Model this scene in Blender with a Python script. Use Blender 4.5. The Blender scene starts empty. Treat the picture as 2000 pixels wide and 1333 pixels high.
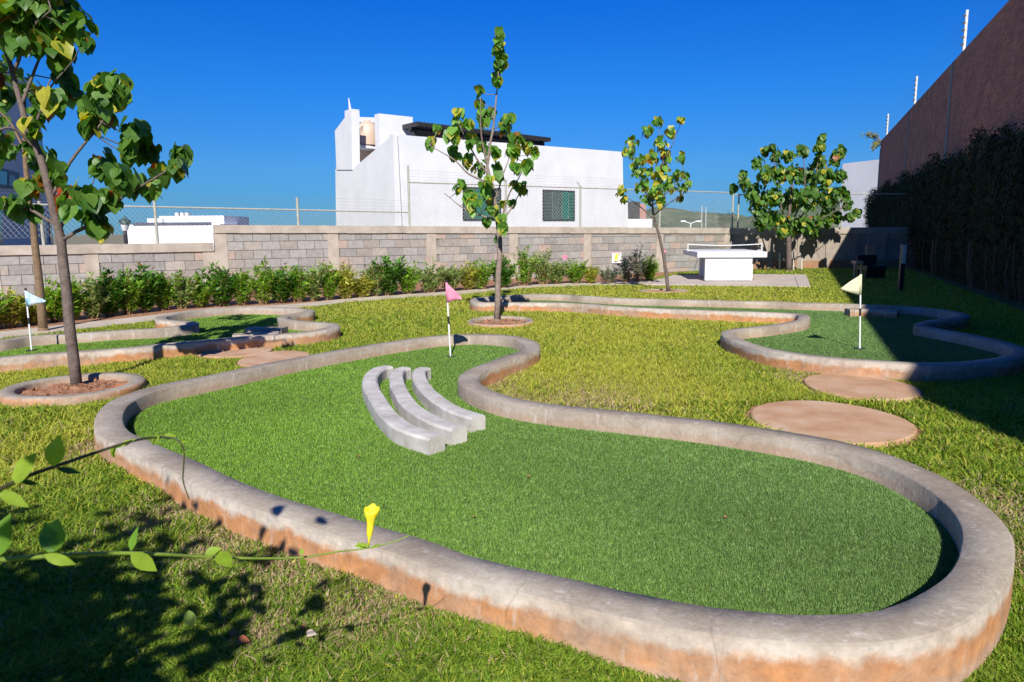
import bpy, math, random
import numpy as np
from mathutils import Vector, Matrix, noise
random.seed(7); rng = np.random.default_rng(7)
S = bpy.context.scene
COL = S.collection
# ---------------------------------------------------------------- camera
FPX, HC = 1390.0, 1.3                      # focal length in px of a 2000 px wide picture, eye height
PIT = math.atan(214.5/FPX); ROL = math.atan(.008)
CF = Vector((0, math.cos(PIT), -math.sin(PIT))); CU = Vector((0, math.sin(PIT), math.cos(PIT))); CR = Vector((1, 0, 0))
R_ = CR*math.cos(ROL) - CU*math.sin(ROL); U_ = CU*math.cos(ROL) + CR*math.sin(ROL)
cam = bpy.data.cameras.new('camera'); cam.sensor_width = 36; cam.lens = FPX/2000*36; cam.clip_end = 6000; cam.clip_start = .05
co = bpy.data.objects.new('camera', cam); COL.objects.link(co)
m = Matrix((( R_.x, U_.x, -CF.x, 0), (R_.y, U_.y, -CF.y, 0), (R_.z, U_.z, -CF.z, HC), (0, 0, 0, 1)))
co.matrix_world = m; S.camera = co
cam.dof.use_dof = True; cam.dof.focus_distance = 5.0; cam.dof.aperture_fstop = 9.0
# ---------------------------------------------------------------- sky and sun
EL = 37.0; AZ = 0.5
w = bpy.data.worlds.new('World'); S.world = w; w.use_nodes = True
nt = w.node_tree; bg = nt.nodes['Background']
sky = nt.nodes.new('ShaderNodeTexSky'); sky.sky_type = 'NISHITA'; sky.sun_disc = False
sky.sun_elevation = math.radians(EL); sky.sun_rotation = math.radians(180 + AZ)
sky.air_density = 1.0; sky.dust_density = 0.0; sky.ozone_density = 6.0; sky.altitude = 0
tcw = nt.nodes.new('ShaderNodeTexCoord'); spw = nt.nodes.new('ShaderNodeSeparateXYZ'); nt.links.new(tcw.outputs['Generated'], spw.inputs[0])
rw = nt.nodes.new('ShaderNodeValToRGB'); nt.links.new(spw.outputs['Z'], rw.inputs['Fac']); ew = rw.color_ramp.elements   # polarised-looking deep blue
for _ in range(3): ew.new(.5)
for i_, (p_, c_) in enumerate([(0, (.068, .19, .36)), (.041, (.08, .22, .40)), (.087, (.095, .255, .45)), (.18, (.05, .275, .56)), (.30, (.018, .255, .64))]): ew[i_].position = p_; ew[i_].color = (*c_, 1)
mw = nt.nodes.new('ShaderNodeVectorMath'); mw.operation = 'MULTIPLY'; nt.links.new(sky.outputs[0], mw.inputs[0]); nt.links.new(rw.outputs[0], mw.inputs[1])
mw2 = nt.nodes.new('ShaderNodeVectorMath'); mw2.operation = 'SCALE'; mw2.inputs['Scale'].default_value = 2.0; nt.links.new(mw.outputs[0], mw2.inputs[0])
nt.links.new(mw2.outputs[0], bg.inputs[0]); bg.inputs[1].default_value = .075
sl = bpy.data.lights.new('sun', 'SUN'); sl.energy = 5.0; sl.angle = math.radians(.53); sl.color = (1, .95, .86)
so = bpy.data.objects.new('sun', sl); COL.objects.link(so)
sd = Vector((math.sin(math.radians(AZ))*math.cos(math.radians(EL)), math.cos(math.radians(AZ))*math.cos(math.radians(EL)), -math.sin(math.radians(EL))))
so.rotation_euler = sd.to_track_quat('-Z', 'Y').to_euler(); so.location = (0, -5, 12)
S.view_settings.view_transform = 'Standard'; S.view_settings.look = 'None'; S.view_settings.exposure = 0.42; S.view_settings.gamma = 1
# ---------------------------------------------------------------- helpers
def ray(x, y): return R_*(x-1000) + U_*(666.5-y) + CF*FPX
def gp(x, y, z=0.0):
    d = ray(x, y); t = (z-HC)/d.z; return Vector((d.x*t, d.y*t, z))
def at(x, y, Y):                      # point on the pixel's line of sight at ground distance Y
    d = ray(x, y); t = Y/d.y; return Vector((d.x*t, Y, HC + d.z*t))
def tag(o, label=None, cat=None, group=None, kind=None):
    if label: o['label'] = label
    if cat: o['category'] = cat
    if group: o['group'] = group
    if kind: o['kind'] = kind
    return o
def empty(name, loc=(0, 0, 0), label=None, cat=None, group=None):
    o = bpy.data.objects.new(name, None); o.empty_display_size = .2; COL.objects.link(o); o.location = loc
    return tag(o, label, cat, group)
class MB:
    def __init__(s): s.v = []; s.f = []; s.c = []; s.usec = False
    def add(s, vs, fs, col=None):
        b = len(s.v); s.v.extend([tuple(v) for v in vs])
        for f in fs:
            s.f.append(tuple(i+b for i in f)); s.c.append(col or (1, 1, 1))
        if col: s.usec = True
    def box(s, c, d, rz=0.0, col=None, axes=None):
        c = Vector(c)
        if axes: a, b, e = axes
        else: a = Vector((math.cos(rz), math.sin(rz), 0)); b = Vector((-math.sin(rz), math.cos(rz), 0)); e = Vector((0, 0, 1))
        a = a*d[0]/2; b = b*d[1]/2; e = e*d[2]/2
        vs = [c-a-b-e, c+a-b-e, c+a+b-e, c-a+b-e, c-a-b+e, c+a-b+e, c+a+b+e, c-a+b+e]
        s.add(vs, [(3, 2, 1, 0), (4, 5, 6, 7), (0, 1, 5, 4), (1, 2, 6, 5), (2, 3, 7, 6), (3, 0, 4, 7)], col)
    def tube(s, pts, rad, n=8, cap=True, col=None):
        pts = [Vector(p) for p in pts]; k = len(pts)
        if not hasattr(rad, '__len__'): rad = [rad]*k
        ref = Vector((0.31, .17, .93)); vs = []; prev = None
        for i, p in enumerate(pts):
            t = (pts[min(i+1, k-1)]-pts[max(i-1, 0)])
            if t.length < 1e-9: t = Vector((0, 0, 1))
            t.normalize()
            if prev is None:
                a = t.cross(ref if abs(t.dot(ref)) < .95 else Vector((1, 0, 0))).normalized()
            else: a = (prev - t*prev.dot(t)).normalized()
            prev = a; b = t.cross(a)
            for j in range(n):
                an = 2*math.pi*j/n; vs.append(p + (a*math.cos(an)+b*math.sin(an))*rad[i])
        fs = [(i*n+j, i*n+(j+1) % n, (i+1)*n+(j+1) % n, (i+1)*n+j) for i in range(k-1) for j in range(n)]
        if cap: fs += [tuple(range(n-1, -1, -1)), tuple((k-1)*n+j for j in range(n))]
        s.add(vs, fs, col)
    def prism(s, poly, off, col=None):   # poly: list of Vectors, off: Vector to extrude
        n = len(poly); vs = list(poly)+[p+off for p in poly]
        s.add(vs, [tuple(range(n)), tuple(range(2*n-1, n-1, -1))]+[(i, i+n, (i+1) % n+n, (i+1) % n) for i in range(n)], col)
    def build(s, name, mat, parent=None, smooth=False):
        me = bpy.data.meshes.new(name); me.from_pydata(s.v, [], s.f); me.update()
        if s.usec:
            a = me.color_attributes.new('col', 'FLOAT_COLOR', 'CORNER')
            arr = np.ones((len(me.loops), 4), np.float32)
            cnt = np.array([len(f) for f in s.f]); arr[:, :3] = np.repeat(np.array(s.c, np.float32), cnt, axis=0)
            a.data.foreach_set('color', arr.ravel())
        if smooth: me.polygons.foreach_set('use_smooth', [True]*len(me.polygons))
        me.materials.append(mat)
        o = bpy.data.objects.new(name, me); COL.objects.link(o)
        if parent:
            o.parent = parent
            if parent.parent: o.location = (0, 0, 0)
            else: o.location = -parent.location
        return o
def fix_normals(o):
    import bmesh
    b = bmesh.new(); b.from_mesh(o.data); bmesh.ops.recalc_face_normals(b, faces=b.faces); b.to_mesh(o.data); b.free(); return o
def npmesh(name, V, nper, faces, C, mat, parent=None):   # V (N,k,3) verts of N blades; faces: list of tuples within blade; C (N,3)
    N, k, _ = V.shape
    me = bpy.data.meshes.new(name); me.vertices.add(N*k); me.vertices.foreach_set('co', V.astype(np.float32).ravel())
    base = (np.arange(N)*k)[:, None]
    loops = np.concatenate([base+np.array(f)[None, :] for f in faces], axis=1)
    per = loops.shape[1]; me.loops.add(N*per); me.loops.foreach_set('vertex_index', loops.astype(np.int32).ravel())
    st = np.cumsum([0]+[len(f) for f in faces])[:-1]
    starts = (np.arange(N)*per)[:, None]+st[None, :]
    me.polygons.add(N*len(faces)); me.polygons.foreach_set('loop_start', starts.astype(np.int32).ravel())
    try: me.polygons.foreach_set('loop_total', np.tile([len(f) for f in faces], N).astype(np.int32))
    except Exception: pass
    a = me.color_attributes.new('col', 'FLOAT_COLOR', 'POINT')
    cc = np.ones((N, k, 4), np.float32); cc[:, :, :3] = C[:, None, :]; a.data.foreach_set('color', cc.ravel())
    me.update(); me.validate(); me.materials.append(mat)
    o = bpy.data.objects.new(name, me); COL.objects.link(o)
    if parent: o.parent = parent; o.location = -parent.location
    return o
def catmull(P, closed=True, step=.04):
    P = [Vector(p) for p in P]; n = len(P); out = []
    rngi = range(n) if closed else range(n-1)
    for i in rngi:
        if closed: a, b, c, d = P[(i-1) % n], P[i], P[(i+1) % n], P[(i+2) % n]
        else: a, b, c, d = P[max(i-1, 0)], P[i], P[i+1], P[min(i+2, n-1)]
        # centripetal
        def tj(ti, p, q): return ti + max((q-p).length, 1e-4)**.5
        if (b-a).length < 1e-5: a = b-(c-b)
        if (d-c).length < 1e-5: d = c+(c-b)
        t0 = 0; t1 = tj(t0, a, b); t2 = tj(t1, b, c); t3 = tj(t2, c, d)
        k = max(2, int((c-b).length/step))
        for j in range(k):
            t = t1+(t2-t1)*j/k
            A1 = a*((t1-t)/(t1-t0))+b*((t-t0)/(t1-t0)); A2 = b*((t2-t)/(t2-t1))+c*((t-t1)/(t2-t1)); A3 = c*((t3-t)/(t3-t2))+d*((t-t2)/(t3-t2))
            B1 = A1*((t2-t)/(t2-t0))+A2*((t-t0)/(t2-t0)); B2 = A2*((t3-t)/(t3-t1))+A3*((t-t1)/(t3-t1))
            out.append(B1*((t2-t)/(t2-t1))+B2*((t-t1)/(t2-t1)))
    if not closed: out.append(P[-1])
    return out
def inside(poly, X, Y):
    px = np.array([p[0] for p in poly]); py = np.array([p[1] for p in poly]); r = np.zeros(len(X), bool); n = len(px); j = n-1
    for i in range(n):
        c = ((py[i] > Y) != (py[j] > Y)) & (X < (px[j]-px[i])*(Y-py[i])/(py[j]-py[i]+1e-12)+px[i]); r ^= c; j = i
    return r
# ---------------------------------------------------------------- materials
def mat(name):
    m = bpy.data.materials.new(name); m.use_nodes = True; t = m.node_tree; b = t.nodes['Principled BSDF']; return m, t, b
def N(t, typ, **kw):
    n = t.nodes.new(typ)
    for k, v in kw.items():
        if k in n.inputs.keys(): n.inputs[k].default_value = v
        else: setattr(n, k, v)
    return n
def noise_ramp(t, vec, scale, stops, detail=6, rough=.6):
    n = N(t, 'ShaderNodeTexNoise'); n.inputs['Scale'].default_value = scale; n.inputs['Detail'].default_value = detail; n.inputs['Roughness'].default_value = rough
    t.links.new(vec, n.inputs['Vector']); r = N(t, 'ShaderNodeValToRGB'); e = r.color_ramp.elements
    while len(e) < len(stops): e.new(.5)
    for i, (p, c) in enumerate(stops): e[i].position = p; e[i].color = (*c, 1)
    t.links.new(n.outputs['Fac'], r.inputs['Fac']); return n, r
def mixc(t, fac, a, b, mode='MIX'):
    m = N(t, 'ShaderNodeMix'); m.data_type = 'RGBA'; m.blend_type = mode
    for s, v in ((0, fac), (6, a), (7, b)):
        if hasattr(v, 'is_output') or isinstance(v, bpy.types.NodeSocket): t.links.new(v, m.inputs[s])
        else: m.inputs[s].default_value = v if s == 0 else (*v, 1)
    return m.outputs[2]
def bump(t, b, h, strength=.4, dist=.01):
    n = N(t, 'ShaderNodeBump'); n.inputs['Strength'].default_value = strength; n.inputs['Distance'].default_value = dist
    t.links.new(h, n.inputs['Height']); t.links.new(n.outputs[0], b.inputs['Normal'])
def simple(name, stops, scale=8, rough=.8, bstr=.3, bscale=40, bdist=.005, useattr=False, metallic=0, spec=.5):
    m, t, b = mat(name); tc = N(t, 'ShaderNodeTexCoord'); v = tc.outputs['Object']
    n, r = noise_ramp(t, v, scale, stops); c = r.outputs[0]
    if useattr:
        a = N(t, 'ShaderNodeAttribute'); a.attribute_name = 'col'; c = mixc(t, 1.0, c, a.outputs['Color'], 'MULTIPLY')
    t.links.new(c, b.inputs['Base Color']); b.inputs['Roughness'].default_value = rough; b.inputs['Metallic'].default_value = metallic; b.inputs['Specular IOR Level'].default_value = spec
    if bstr:
        n2 = N(t, 'ShaderNodeTexNoise'); n2.inputs['Scale'].default_value = bscale; n2.inputs['Detail'].default_value = 8; t.links.new(v, n2.inputs['Vector']); bump(t, b, n2.outputs['Fac'], bstr, bdist)
    return m
def leafmat(name, transl=.35, rough=.45, spec=.4, vein=False):
    m, t, b = mat(name); a = N(t, 'ShaderNodeAttribute'); a.attribute_name = 'col'
    tc = N(t, 'ShaderNodeTexCoord'); n, r = noise_ramp(t, tc.outputs['Object'], 30, [(.3, (.75, .75, .75)), (.7, (1.15, 1.15, 1.15))])
    c = mixc(t, 1.0, a.outputs['Color'], r.outputs[0], 'MULTIPLY')
    t.links.new(c, b.inputs['Base Color']); b.inputs['Roughness'].default_value = rough; b.inputs['Specular IOR Level'].default_value = spec
    tr = N(t, 'ShaderNodeBsdfTranslucent'); hs = N(t, 'ShaderNodeHueSaturation'); hs.inputs['Saturation'].default_value = 1.15; hs.inputs['Value'].default_value = 1.5
    t.links.new(c, hs.inputs['Color']); t.links.new(hs.outputs[0], tr.inputs[0])
    mx = N(t, 'ShaderNodeMixShader'); mx.inputs[0].default_value = transl
    t.links.new(b.outputs[0], mx.inputs[1]); t.links.new(tr.outputs[0], mx.inputs[2]); t.links.new(mx.outputs[0], t.nodes['Material Output'].inputs[0])
    return m
g3 = lambda v: (v, v, v)
def concrete_curb():
    m, t, b = mat('curb_concrete'); tc = N(t, 'ShaderNodeTexCoord'); v = tc.outputs['Object']
    n, r = noise_ramp(t, v, 2.2, [(.30, (.25, .205, .16)), (.5, (.335, .285, .23)), (.68, (.43, .38, .315))], 6, .55)
    n1, r1 = noise_ramp(t, v, 60, [(.3, g3(.84)), (.6, g3(1.05))], 8, .7)
    n6, r6 = noise_ramp(t, v, 9, [(.40, g3(1)), (.52, (.80, .78, .76)), (.56, g3(1.0))], 10, .75)   # trowel marks and hairline stains
    base = mixc(t, 1.0, r.outputs[0], r1.outputs[0], 'MULTIPLY'); base = mixc(t, .8, base, r6.outputs[0], 'MULTIPLY')
    a = N(t, 'ShaderNodeAttribute'); a.attribute_name = 'col'; sx = N(t, 'ShaderNodeSeparateColor'); t.links.new(a.outputs['Color'], sx.inputs[0])
    sp = N(t, 'ShaderNodeSeparateXYZ'); t.links.new(v, sp.inputs[0])
    n2 = N(t, 'ShaderNodeTexNoise'); n2.inputs['Scale'].default_value = 7; n2.inputs['Detail'].default_value = 8; n2.inputs['Roughness'].default_value = .7; t.links.new(v, n2.inputs['Vector'])
    zz = N(t, 'ShaderNodeMath', operation='MULTIPLY_ADD'); t.links.new(n2.outputs['Fac'], zz.inputs[0]); zz.inputs[1].default_value = .15; t.links.new(sp.outputs['Z'], zz.inputs[2])   # z + .05 on average
    mr = N(t, 'ShaderNodeMapRange'); t.links.new(zz.outputs[0], mr.inputs[0]); mr.inputs[1].default_value = -.06; mr.inputs[2].default_value = .265
    rr = N(t, 'ShaderNodeValToRGB'); t.links.new(mr.outputs[0], rr.inputs['Fac']); e = rr.color_ramp.elements
    for _ in range(4): e.new(.5)
    for k, (p_, c_) in enumerate([(0, (.44, .27, .19)), (.36, (.47, .29, .20)), (.48, (.53, .245, .10)), (.66, (.48, .21, .08)), (.76, (.52, .45, .38)), (.88, (.42, .375, .32))]): e[k].position = p_; e[k].color = (*c_, 1)
    n3, r3 = noise_ramp(t, v, 1.1, [(.38, g3(.15)), (.55, g3(1))], 6, .65)                              # where the ochre render shows
    n5_, r5 = noise_ramp(t, v, 16, [(.35, g3(.72)), (.65, g3(1.15))], 8, .7)
    side = mixc(t, 1, rr.outputs[0], r5.outputs[0], 'MULTIPLY')
    tan_ = mixc(t, 1, mixc(t, .5, base, (.44, .31, .23)), r5.outputs[0], 'MULTIPLY'); side = mixc(t, r3.outputs[0], tan_, side)
    f1 = N(t, 'ShaderNodeMath', operation='MULTIPLY'); t.links.new(sx.outputs[0], f1.inputs[0]); f1.inputs[1].default_value = .95
    c = mixc(t, f1.outputs[0], base, side)
    mp = N(t, 'ShaderNodeMapping'); mp.inputs['Scale'].default_value = (16, 16, 3); t.links.new(v, mp.inputs[0])
    n4, r4 = noise_ramp(t, mp.outputs[0], 1.2, [(.57, g3(0)), (.66, g3(1))], 8, .7)
    f4 = N(t, 'ShaderNodeMath', operation='MULTIPLY'); t.links.new(r4.outputs[0], f4.inputs[0]); f4.inputs[1].default_value = .45
    c = mixc(t, f4.outputs[0], c, (.54, .50, .46))
    wn = N(t, 'ShaderNodeTexNoise'); wn.inputs['Scale'].default_value = 4; t.links.new(v, wn.inputs['Vector']); wm = N(t, 'ShaderNodeVectorMath', operation='MULTIPLY_ADD'); t.links.new(wn.outputs['Color'], wm.inputs[0]); wm.inputs[1].default_value = (.25, .25, .25); t.links.new(v, wm.inputs[2])
    vo = N(t, 'ShaderNodeTexVoronoi', feature='DISTANCE_TO_EDGE'); vo.inputs['Scale'].default_value = 1.1; t.links.new(wm.outputs[0], vo.inputs['Vector'])
    cr = N(t, 'ShaderNodeMapRange'); t.links.new(vo.outputs['Distance'], cr.inputs[0]); cr.inputs[1].default_value = 0; cr.inputs[2].default_value = .006; cr.inputs[3].default_value = .28; cr.inputs[4].default_value = 0
    c = mixc(t, cr.outputs[0], c, (.10, .08, .065))
    t.links.new(c, b.inputs['Base Color']); b.inputs['Roughness'].default_value = .85
    n5 = N(t, 'ShaderNodeTexNoise'); n5.inputs['Scale'].default_value = 30; n5.inputs['Detail'].default_value = 12; t.links.new(v, n5.inputs['Vector']); bump(t, b, n5.outputs['Fac'], .4, .008)
    return m
M = {}
M['curb'] = concrete_curb()
M['conc'] = simple('pale_concrete', [(.3, (.36, .33, .30)), (.5, (.48, .45, .42)), (.72, (.6, .58, .55))], 6, .85, .4, 40)
M['path'] = simple('path_concrete', [(.3, (.40, .33, .25)), (.7, (.56, .48, .38))], 3, .9, .3, 50)
M['pad'] = simple('pad_concrete', [(.3, (.40, .33, .28)), (.7, (.52, .45, .39))], 2, .9, .2, 50)
M['stone'] = simple('step_stone', [(.3, (.37, .20, .105)), (.5, (.48, .29, .17)), (.7, (.55, .39, .27))], 3.2, .8, .25, 60)
M['soil'] = simple('soil', [(.25, (.16, .07, .035)), (.5, (.32, .15, .08)), (.75, (.44, .25, .15))], 14, 1, .9, 30, .03)
M['lawn'] = simple('lawn_soil', [(.3, (.06, .09, .02)), (.55, (.12, .14, .03)), (.75, (.20, .17, .06))], 7, 1, .8, 60, .02)
M['turfbase'] = simple('turf_backing', [(.3, (.045, .11, .018)), (.7, (.07, .16, .03))], 40, 1, .6, 150, .01)
M['terrain'] = simple('terrain', [(.3, (.12, .13, .06)), (.7, (.25, .20, .13))], .05, 1, 0)
M['grass'] = leafmat('grass_blade', .3, .6, .2)
M['turf'] = leafmat('turf_fibre', .15, .5, .3)
M['leaf'] = leafmat('leaf', .42, .42, .4)
M['bush'] = leafmat('bush_leaf', .35, .5, .3)
M['hedge'] = leafmat('hedge_leaf', .12, .7, .12)
M['bark'] = simple('bark', [(.3, (.09, .065, .055)), (.7, (.19, .145, .125))], 20, .9, .8, 60, .008)
M['barkb'] = simple('brown_bark', [(.3, (.14, .09, .05)), (.7, (.24, .16, .09))], 20, .9, .8, 60, .008)
M['barkl'] = simple('pale_bark', [(.3, (.17, .125, .10)), (.7, (.32, .25, .21))], 20, .9, .8, 60, .008)
M['twig'] = simple('twig', [(.3, (.20, .12, .07)), (.7, (.36, .22, .13))], 20, .9, 0)
M['block'] = simple('cement_block', [(.3, g3(.8)), (.7, g3(1.12))], 12, .95, .6, 90, .01, True)
M['mortar'] = simple('mortar', [(.3, (.20, .185, .17)), (.7, (.27, .25, .23))], 12, .95, .4, 60)
M['cap'] = simple('concrete_beam', [(.3, (.32, .275, .225)), (.55, (.43, .375, .31)), (.75, (.50, .445, .38))], 3.5, .9, .4, 50)
M['white'] = simple('white_paint', [(.3, (.69, .69, .71)), (.7, (.76, .76, .78))], 1.5, .7, .1, 60)
def stucco():
    m, t, b = mat('white_paint'); tc = N(t, 'ShaderNodeTexCoord'); v = tc.outputs['Object']
    n, r = noise_ramp(t, v, 1.2, [(.3, (.66, .66, .68)), (.7, (.76, .76, .78))], 8)
    mp = N(t, 'ShaderNodeMapping'); mp.inputs['Scale'].default_value = (3.5, 3.5, .25); t.links.new(v, mp.inputs[0])
    n2, r2 = noise_ramp(t, mp.outputs[0], 1.5, [(.35, (.965, .96, .95)), (.6, g3(1))], 6, .7)
    t.links.new(mixc(t, 1, r.outputs[0], r2.outputs[0], 'MULTIPLY'), b.inputs['Base Color']); b.inputs['Roughness'].default_value = .8
    n3 = N(t, 'ShaderNodeTexNoise'); n3.inputs['Scale'].default_value = 40; n3.inputs['Detail'].default_value = 6; t.links.new(v, n3.inputs['Vector']); bump(t, b, n3.outputs['Fac'], .3, .01)
    return m
M['white'] = stucco()
M['whitefar'] = simple('white_render', [(.3, (.66, .66, .68)), (.7, (.74, .74, .76))], .6, .8, 0)
M['greywall'] = simple('grey_render', [(.3, (.48, .47, .50)), (.7, (.56, .55, .58))], .5, .85, 0)
M['dark'] = simple('dark_metal', [(.3, (.018, .018, .02)), (.7, (.035, .033, .035))], 9, .5, 0)
M['galv'] = simple('galvanised_steel', [(.3, (.36, .37, .36)), (.7, (.5, .5, .48))], 20, .5, 0, metallic=.3)
M['cream'] = simple('cream_post', [(.3, (.55, .52, .45)), (.7, (.66, .63, .55))], 12, .6, 0)
M['fencepost'] = simple('weathered_fence_pipe', [(.3, (.30, .30, .25)), (.7, (.44, .43, .36))], 12, .6, 0)
M['tank'] = simple('beige_plastic', [(.3, (.50, .37, .27)), (.7, (.60, .46, .35))], 2, .55, 0)
M['glassg'] = simple('green_glass', [(.3, (.01, .10, .08)), (.7, (.015, .17, .13))], 3, .12, 0)
M['glassd'] = simple('grey_louvre_glass', [(.3, (.045, .08, .075)), (.7, (.08, .12, .11))], 3, .2, 0)
M['glassk'] = simple('dark_glass', [(.3, (.01, .013, .017)), (.7, (.03, .04, .055))], 3, .12, 0)
M['solar'] = simple('solar_panel', [(.3, (.06, .07, .10)), (.7, (.10, .12, .16))], 3, .4, 0)
M['pink'] = simple('pink_cloth', [(.3, (.66, .20, .32)), (.7, (.74, .30, .42))], 8, .8, 0)
M['yellow'] = simple('pale_yellow_cloth', [(.3, (.56, .55, .36)), (.7, (.66, .65, .46))], 8, .8, 0)
M['blue'] = simple('light_blue_cloth', [(.42, (.25, .45, .58)), (.52, (.55, .60, .64))], 6, .8, 0)
M['black'] = simple('black_paint', [(.3, g3(.012)), (.7, g3(.025))], 8, .5, 0)
M['wood'] = simple('pale_wood', [(.3, (.36, .22, .13)), (.7, (.50, .33, .2))], 8, .7, .2)
M['pinkwall'] = simple('pink_render', [(.3, (.30, .15, .12)), (.7, (.42, .24, .2))], .5, .9, 0)
M['hill'] = simple('hill_scrub', [(.35, (.045, .075, .04)), (.5, (.09, .12, .06)), (.7, (.17, .16, .10))], .05, 1, 0)
M['cloth_white'] = simple('white_net_band', [(.3, g3(.7)), (.7, g3(.8))], 8, .8, 0)
M['flower'] = simple('yellow_petal', [(.3, (.70, .55, .01)), (.7, (.88, .78, .04))], 60, .6, .3, 120, .001)
M['pinkflower'] = simple('pink_petal', [(.3, (.75, .15, .25)), (.7, (.9, .25, .4))], 30, .5, 0)
M['stem'] = simple('vine_stem', [(.3, (.16, .26, .03)), (.7, (.28, .38, .06))], 30, .5, 0)
M['stemd'] = simple('dark_vine_stem', [(.3, (.04, .05, .02)), (.7, (.09, .08, .03))], 30, .5, 0)
M['signpink'] = simple('sign_pink', [(.3, (.8, .35, .42)), (.7, (.85, .4, .48))], 8, .5, 0)
M['signyel'] = simple('sign_yellow', [(.3, (.62, .72, .06)), (.7, (.72, .8, .1))], 8, .5, 0)
def brickmat():
    m, t, b = mat('red_brick'); tc = N(t, 'ShaderNodeTexCoord'); sp = N(t, 'ShaderNodeSeparateXYZ'); t.links.new(tc.outputs['Object'], sp.inputs[0])
    cb = N(t, 'ShaderNodeCombineXYZ'); t.links.new(sp.outputs['X'], cb.inputs[0]); t.links.new(sp.outputs['Z'], cb.inputs[1])
    br = N(t, 'ShaderNodeTexBrick'); t.links.new(cb.outputs[0], br.inputs['Vector'])
    br.inputs['Scale'].default_value = 1; br.inputs['Brick Width'].default_value = .26; br.inputs['Row Height'].default_value = .075; br.inputs['Mortar Size'].default_value = .009
    br.inputs['Color1'].default_value = (.50, .17, .08, 1); br.inputs['Color2'].default_value = (.30, .10, .05, 1); br.inputs['Mortar'].default_value = (.34, .22, .16, 1)
    n, r = noise_ramp(t, tc.outputs['Object'], 1.3, [(.3, g3(.75)), (.7, g3(1.25))], 8)
    c = mixc(t, 1, br.outputs[0], r.outputs[0], 'MULTIPLY'); t.links.new(c, b.inputs['Base Color']); b.inputs['Roughness'].default_value = .95
    bump(t, b, br.outputs['Fac'], -.6, .01); return m
M['brick'] = brickmat()
# ---------------------------------------------------------------- terrain, lawn
def sheet(name, pts, z, m):
    b = MB(); b.add([(p[0], p[1], z) for p in pts], [tuple(range(len(pts)))]); o = b.build(name, m); fix_normals(o)
    if o.data.polygons[0].normal.z < 0: o.data.flip_normals()
    return o
tag(sheet('ground', [(-3000, -800), (3000, -800), (3000, 4000), (-3000, 4000)], -.06, M['terrain']), kind='structure')
def gz(X, Y): return -.085*np.exp(-(((X-1.25)/1.0)**2+((Y-1.55)/.85)**2))
b = MB(); nx, ny = 90, 80; xs_ = [-16+40*(i/nx) for i in range(nx+1)]; ys_ = [-3+33*(j/ny)**1.8 for j in range(ny+1)]
xs_ = sorted(xs_+[-3+6*i/40 for i in range(41)]); nx = len(xs_)-1
b.add([(x, y, float(gz(x, y))) for y in ys_ for x in xs_], [(j*(nx+1)+i, j*(nx+1)+i+1, (j+1)*(nx+1)+i+1, (j+1)*(nx+1)+i) for j in range(ny) for i in range(nx)])
tag(b.build('lawn', M['lawn'], None, True), kind='structure')
# wall line: block wall
WA = Vector((-9.9, 14.2, 0)); WD = Vector((1, .55, 0)).normalized()
def wallpt(px, y=500):
    d = ray(px, y); # intersect vertical plane
    n = Vector((-WD.y, WD.x, 0)); t = (WA.dot(n))/(d.x*n.x+d.y*n.y); return Vector((d.x*t, d.y*t, HC+d.z*t))
# ---------------------------------------------------------------- putting greens
def P(lst, z): return [gp(x, y, z) for x, y in lst]
CH = .15
main_px = [(212,822),(226,848),(262,866),(352,907),(430,946),(520,981),(610,1009),(715,1042),(800,1067),(890,1101),(987,1126),(1100,1150),(1230,1181),(1360,1206),(1500,1222),(1620,1227),(1730,1221),(1815,1198),(1888,1150),(1925,1095),(1925,1035),(1885,983),(1815,935),(1717,892),(1620,866),(1504,845),(1385,828),(1250,813),(1100,798),(1028,788),(975,776),(929,757),(913,741),(929,724),(979,704),(1025,688),(1040,677),(1028,666),(995,658),(929,654),(863,657),(797,665),(731,675),(665,686),(599,698),(533,711),(500,718),(429,733),(363,746),(297,760),(255,775),(226,792)]
left_px = [(0,699),(90,691),(180,685),(270,678),(330,672),(417,664),(507,656),(575,651),(620,646),(648,640),(652,635),(640,632),(609,630),(575,627),(554,623),(555,618),(575,614),(600,610),(604,606),(575,603),(530,601),(485,600),(440,602),(395,606),(352,611),(326,616),(314,620),(322,625),(349,627),(369,629),(376,633),(360,637),(315,642),(225,646),(158,651),(90,655),(45,659),(0,666),(-60,672),(-130,680),(-160,692),(-130,704),(-60,703)]
right_px = [(995,578),(1040,575),(1100,576),(1160,580),(1250,584),(1350,586),(1434,588),(1518,590),(1581,592),(1650,594),(1740,598),(1800,601),(1855,608),(1880,614),(1876,619),(1855,623),(1825,627),(1803,632),(1799,637),(1830,643),(1875,651),(1920,660),(1965,671),(1990,680),(1996,688),(1985,695),(1960,701),(1920,706),(1860,710),(1800,711),(1740,708),(1665,703),(1581,695),(1518,687),(1476,677),(1444,666),(1423,655),(1424,648),(1446,643),(1476,640),(1539,632),(1564,627),(1571,621),(1563,614),(1539,612),(1476,610),(1400,607),(1280,603),(1190,598),(1145,594),(1100,592),(1040,591),(980,591),(940,591),(926,587),(940,582)]
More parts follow.
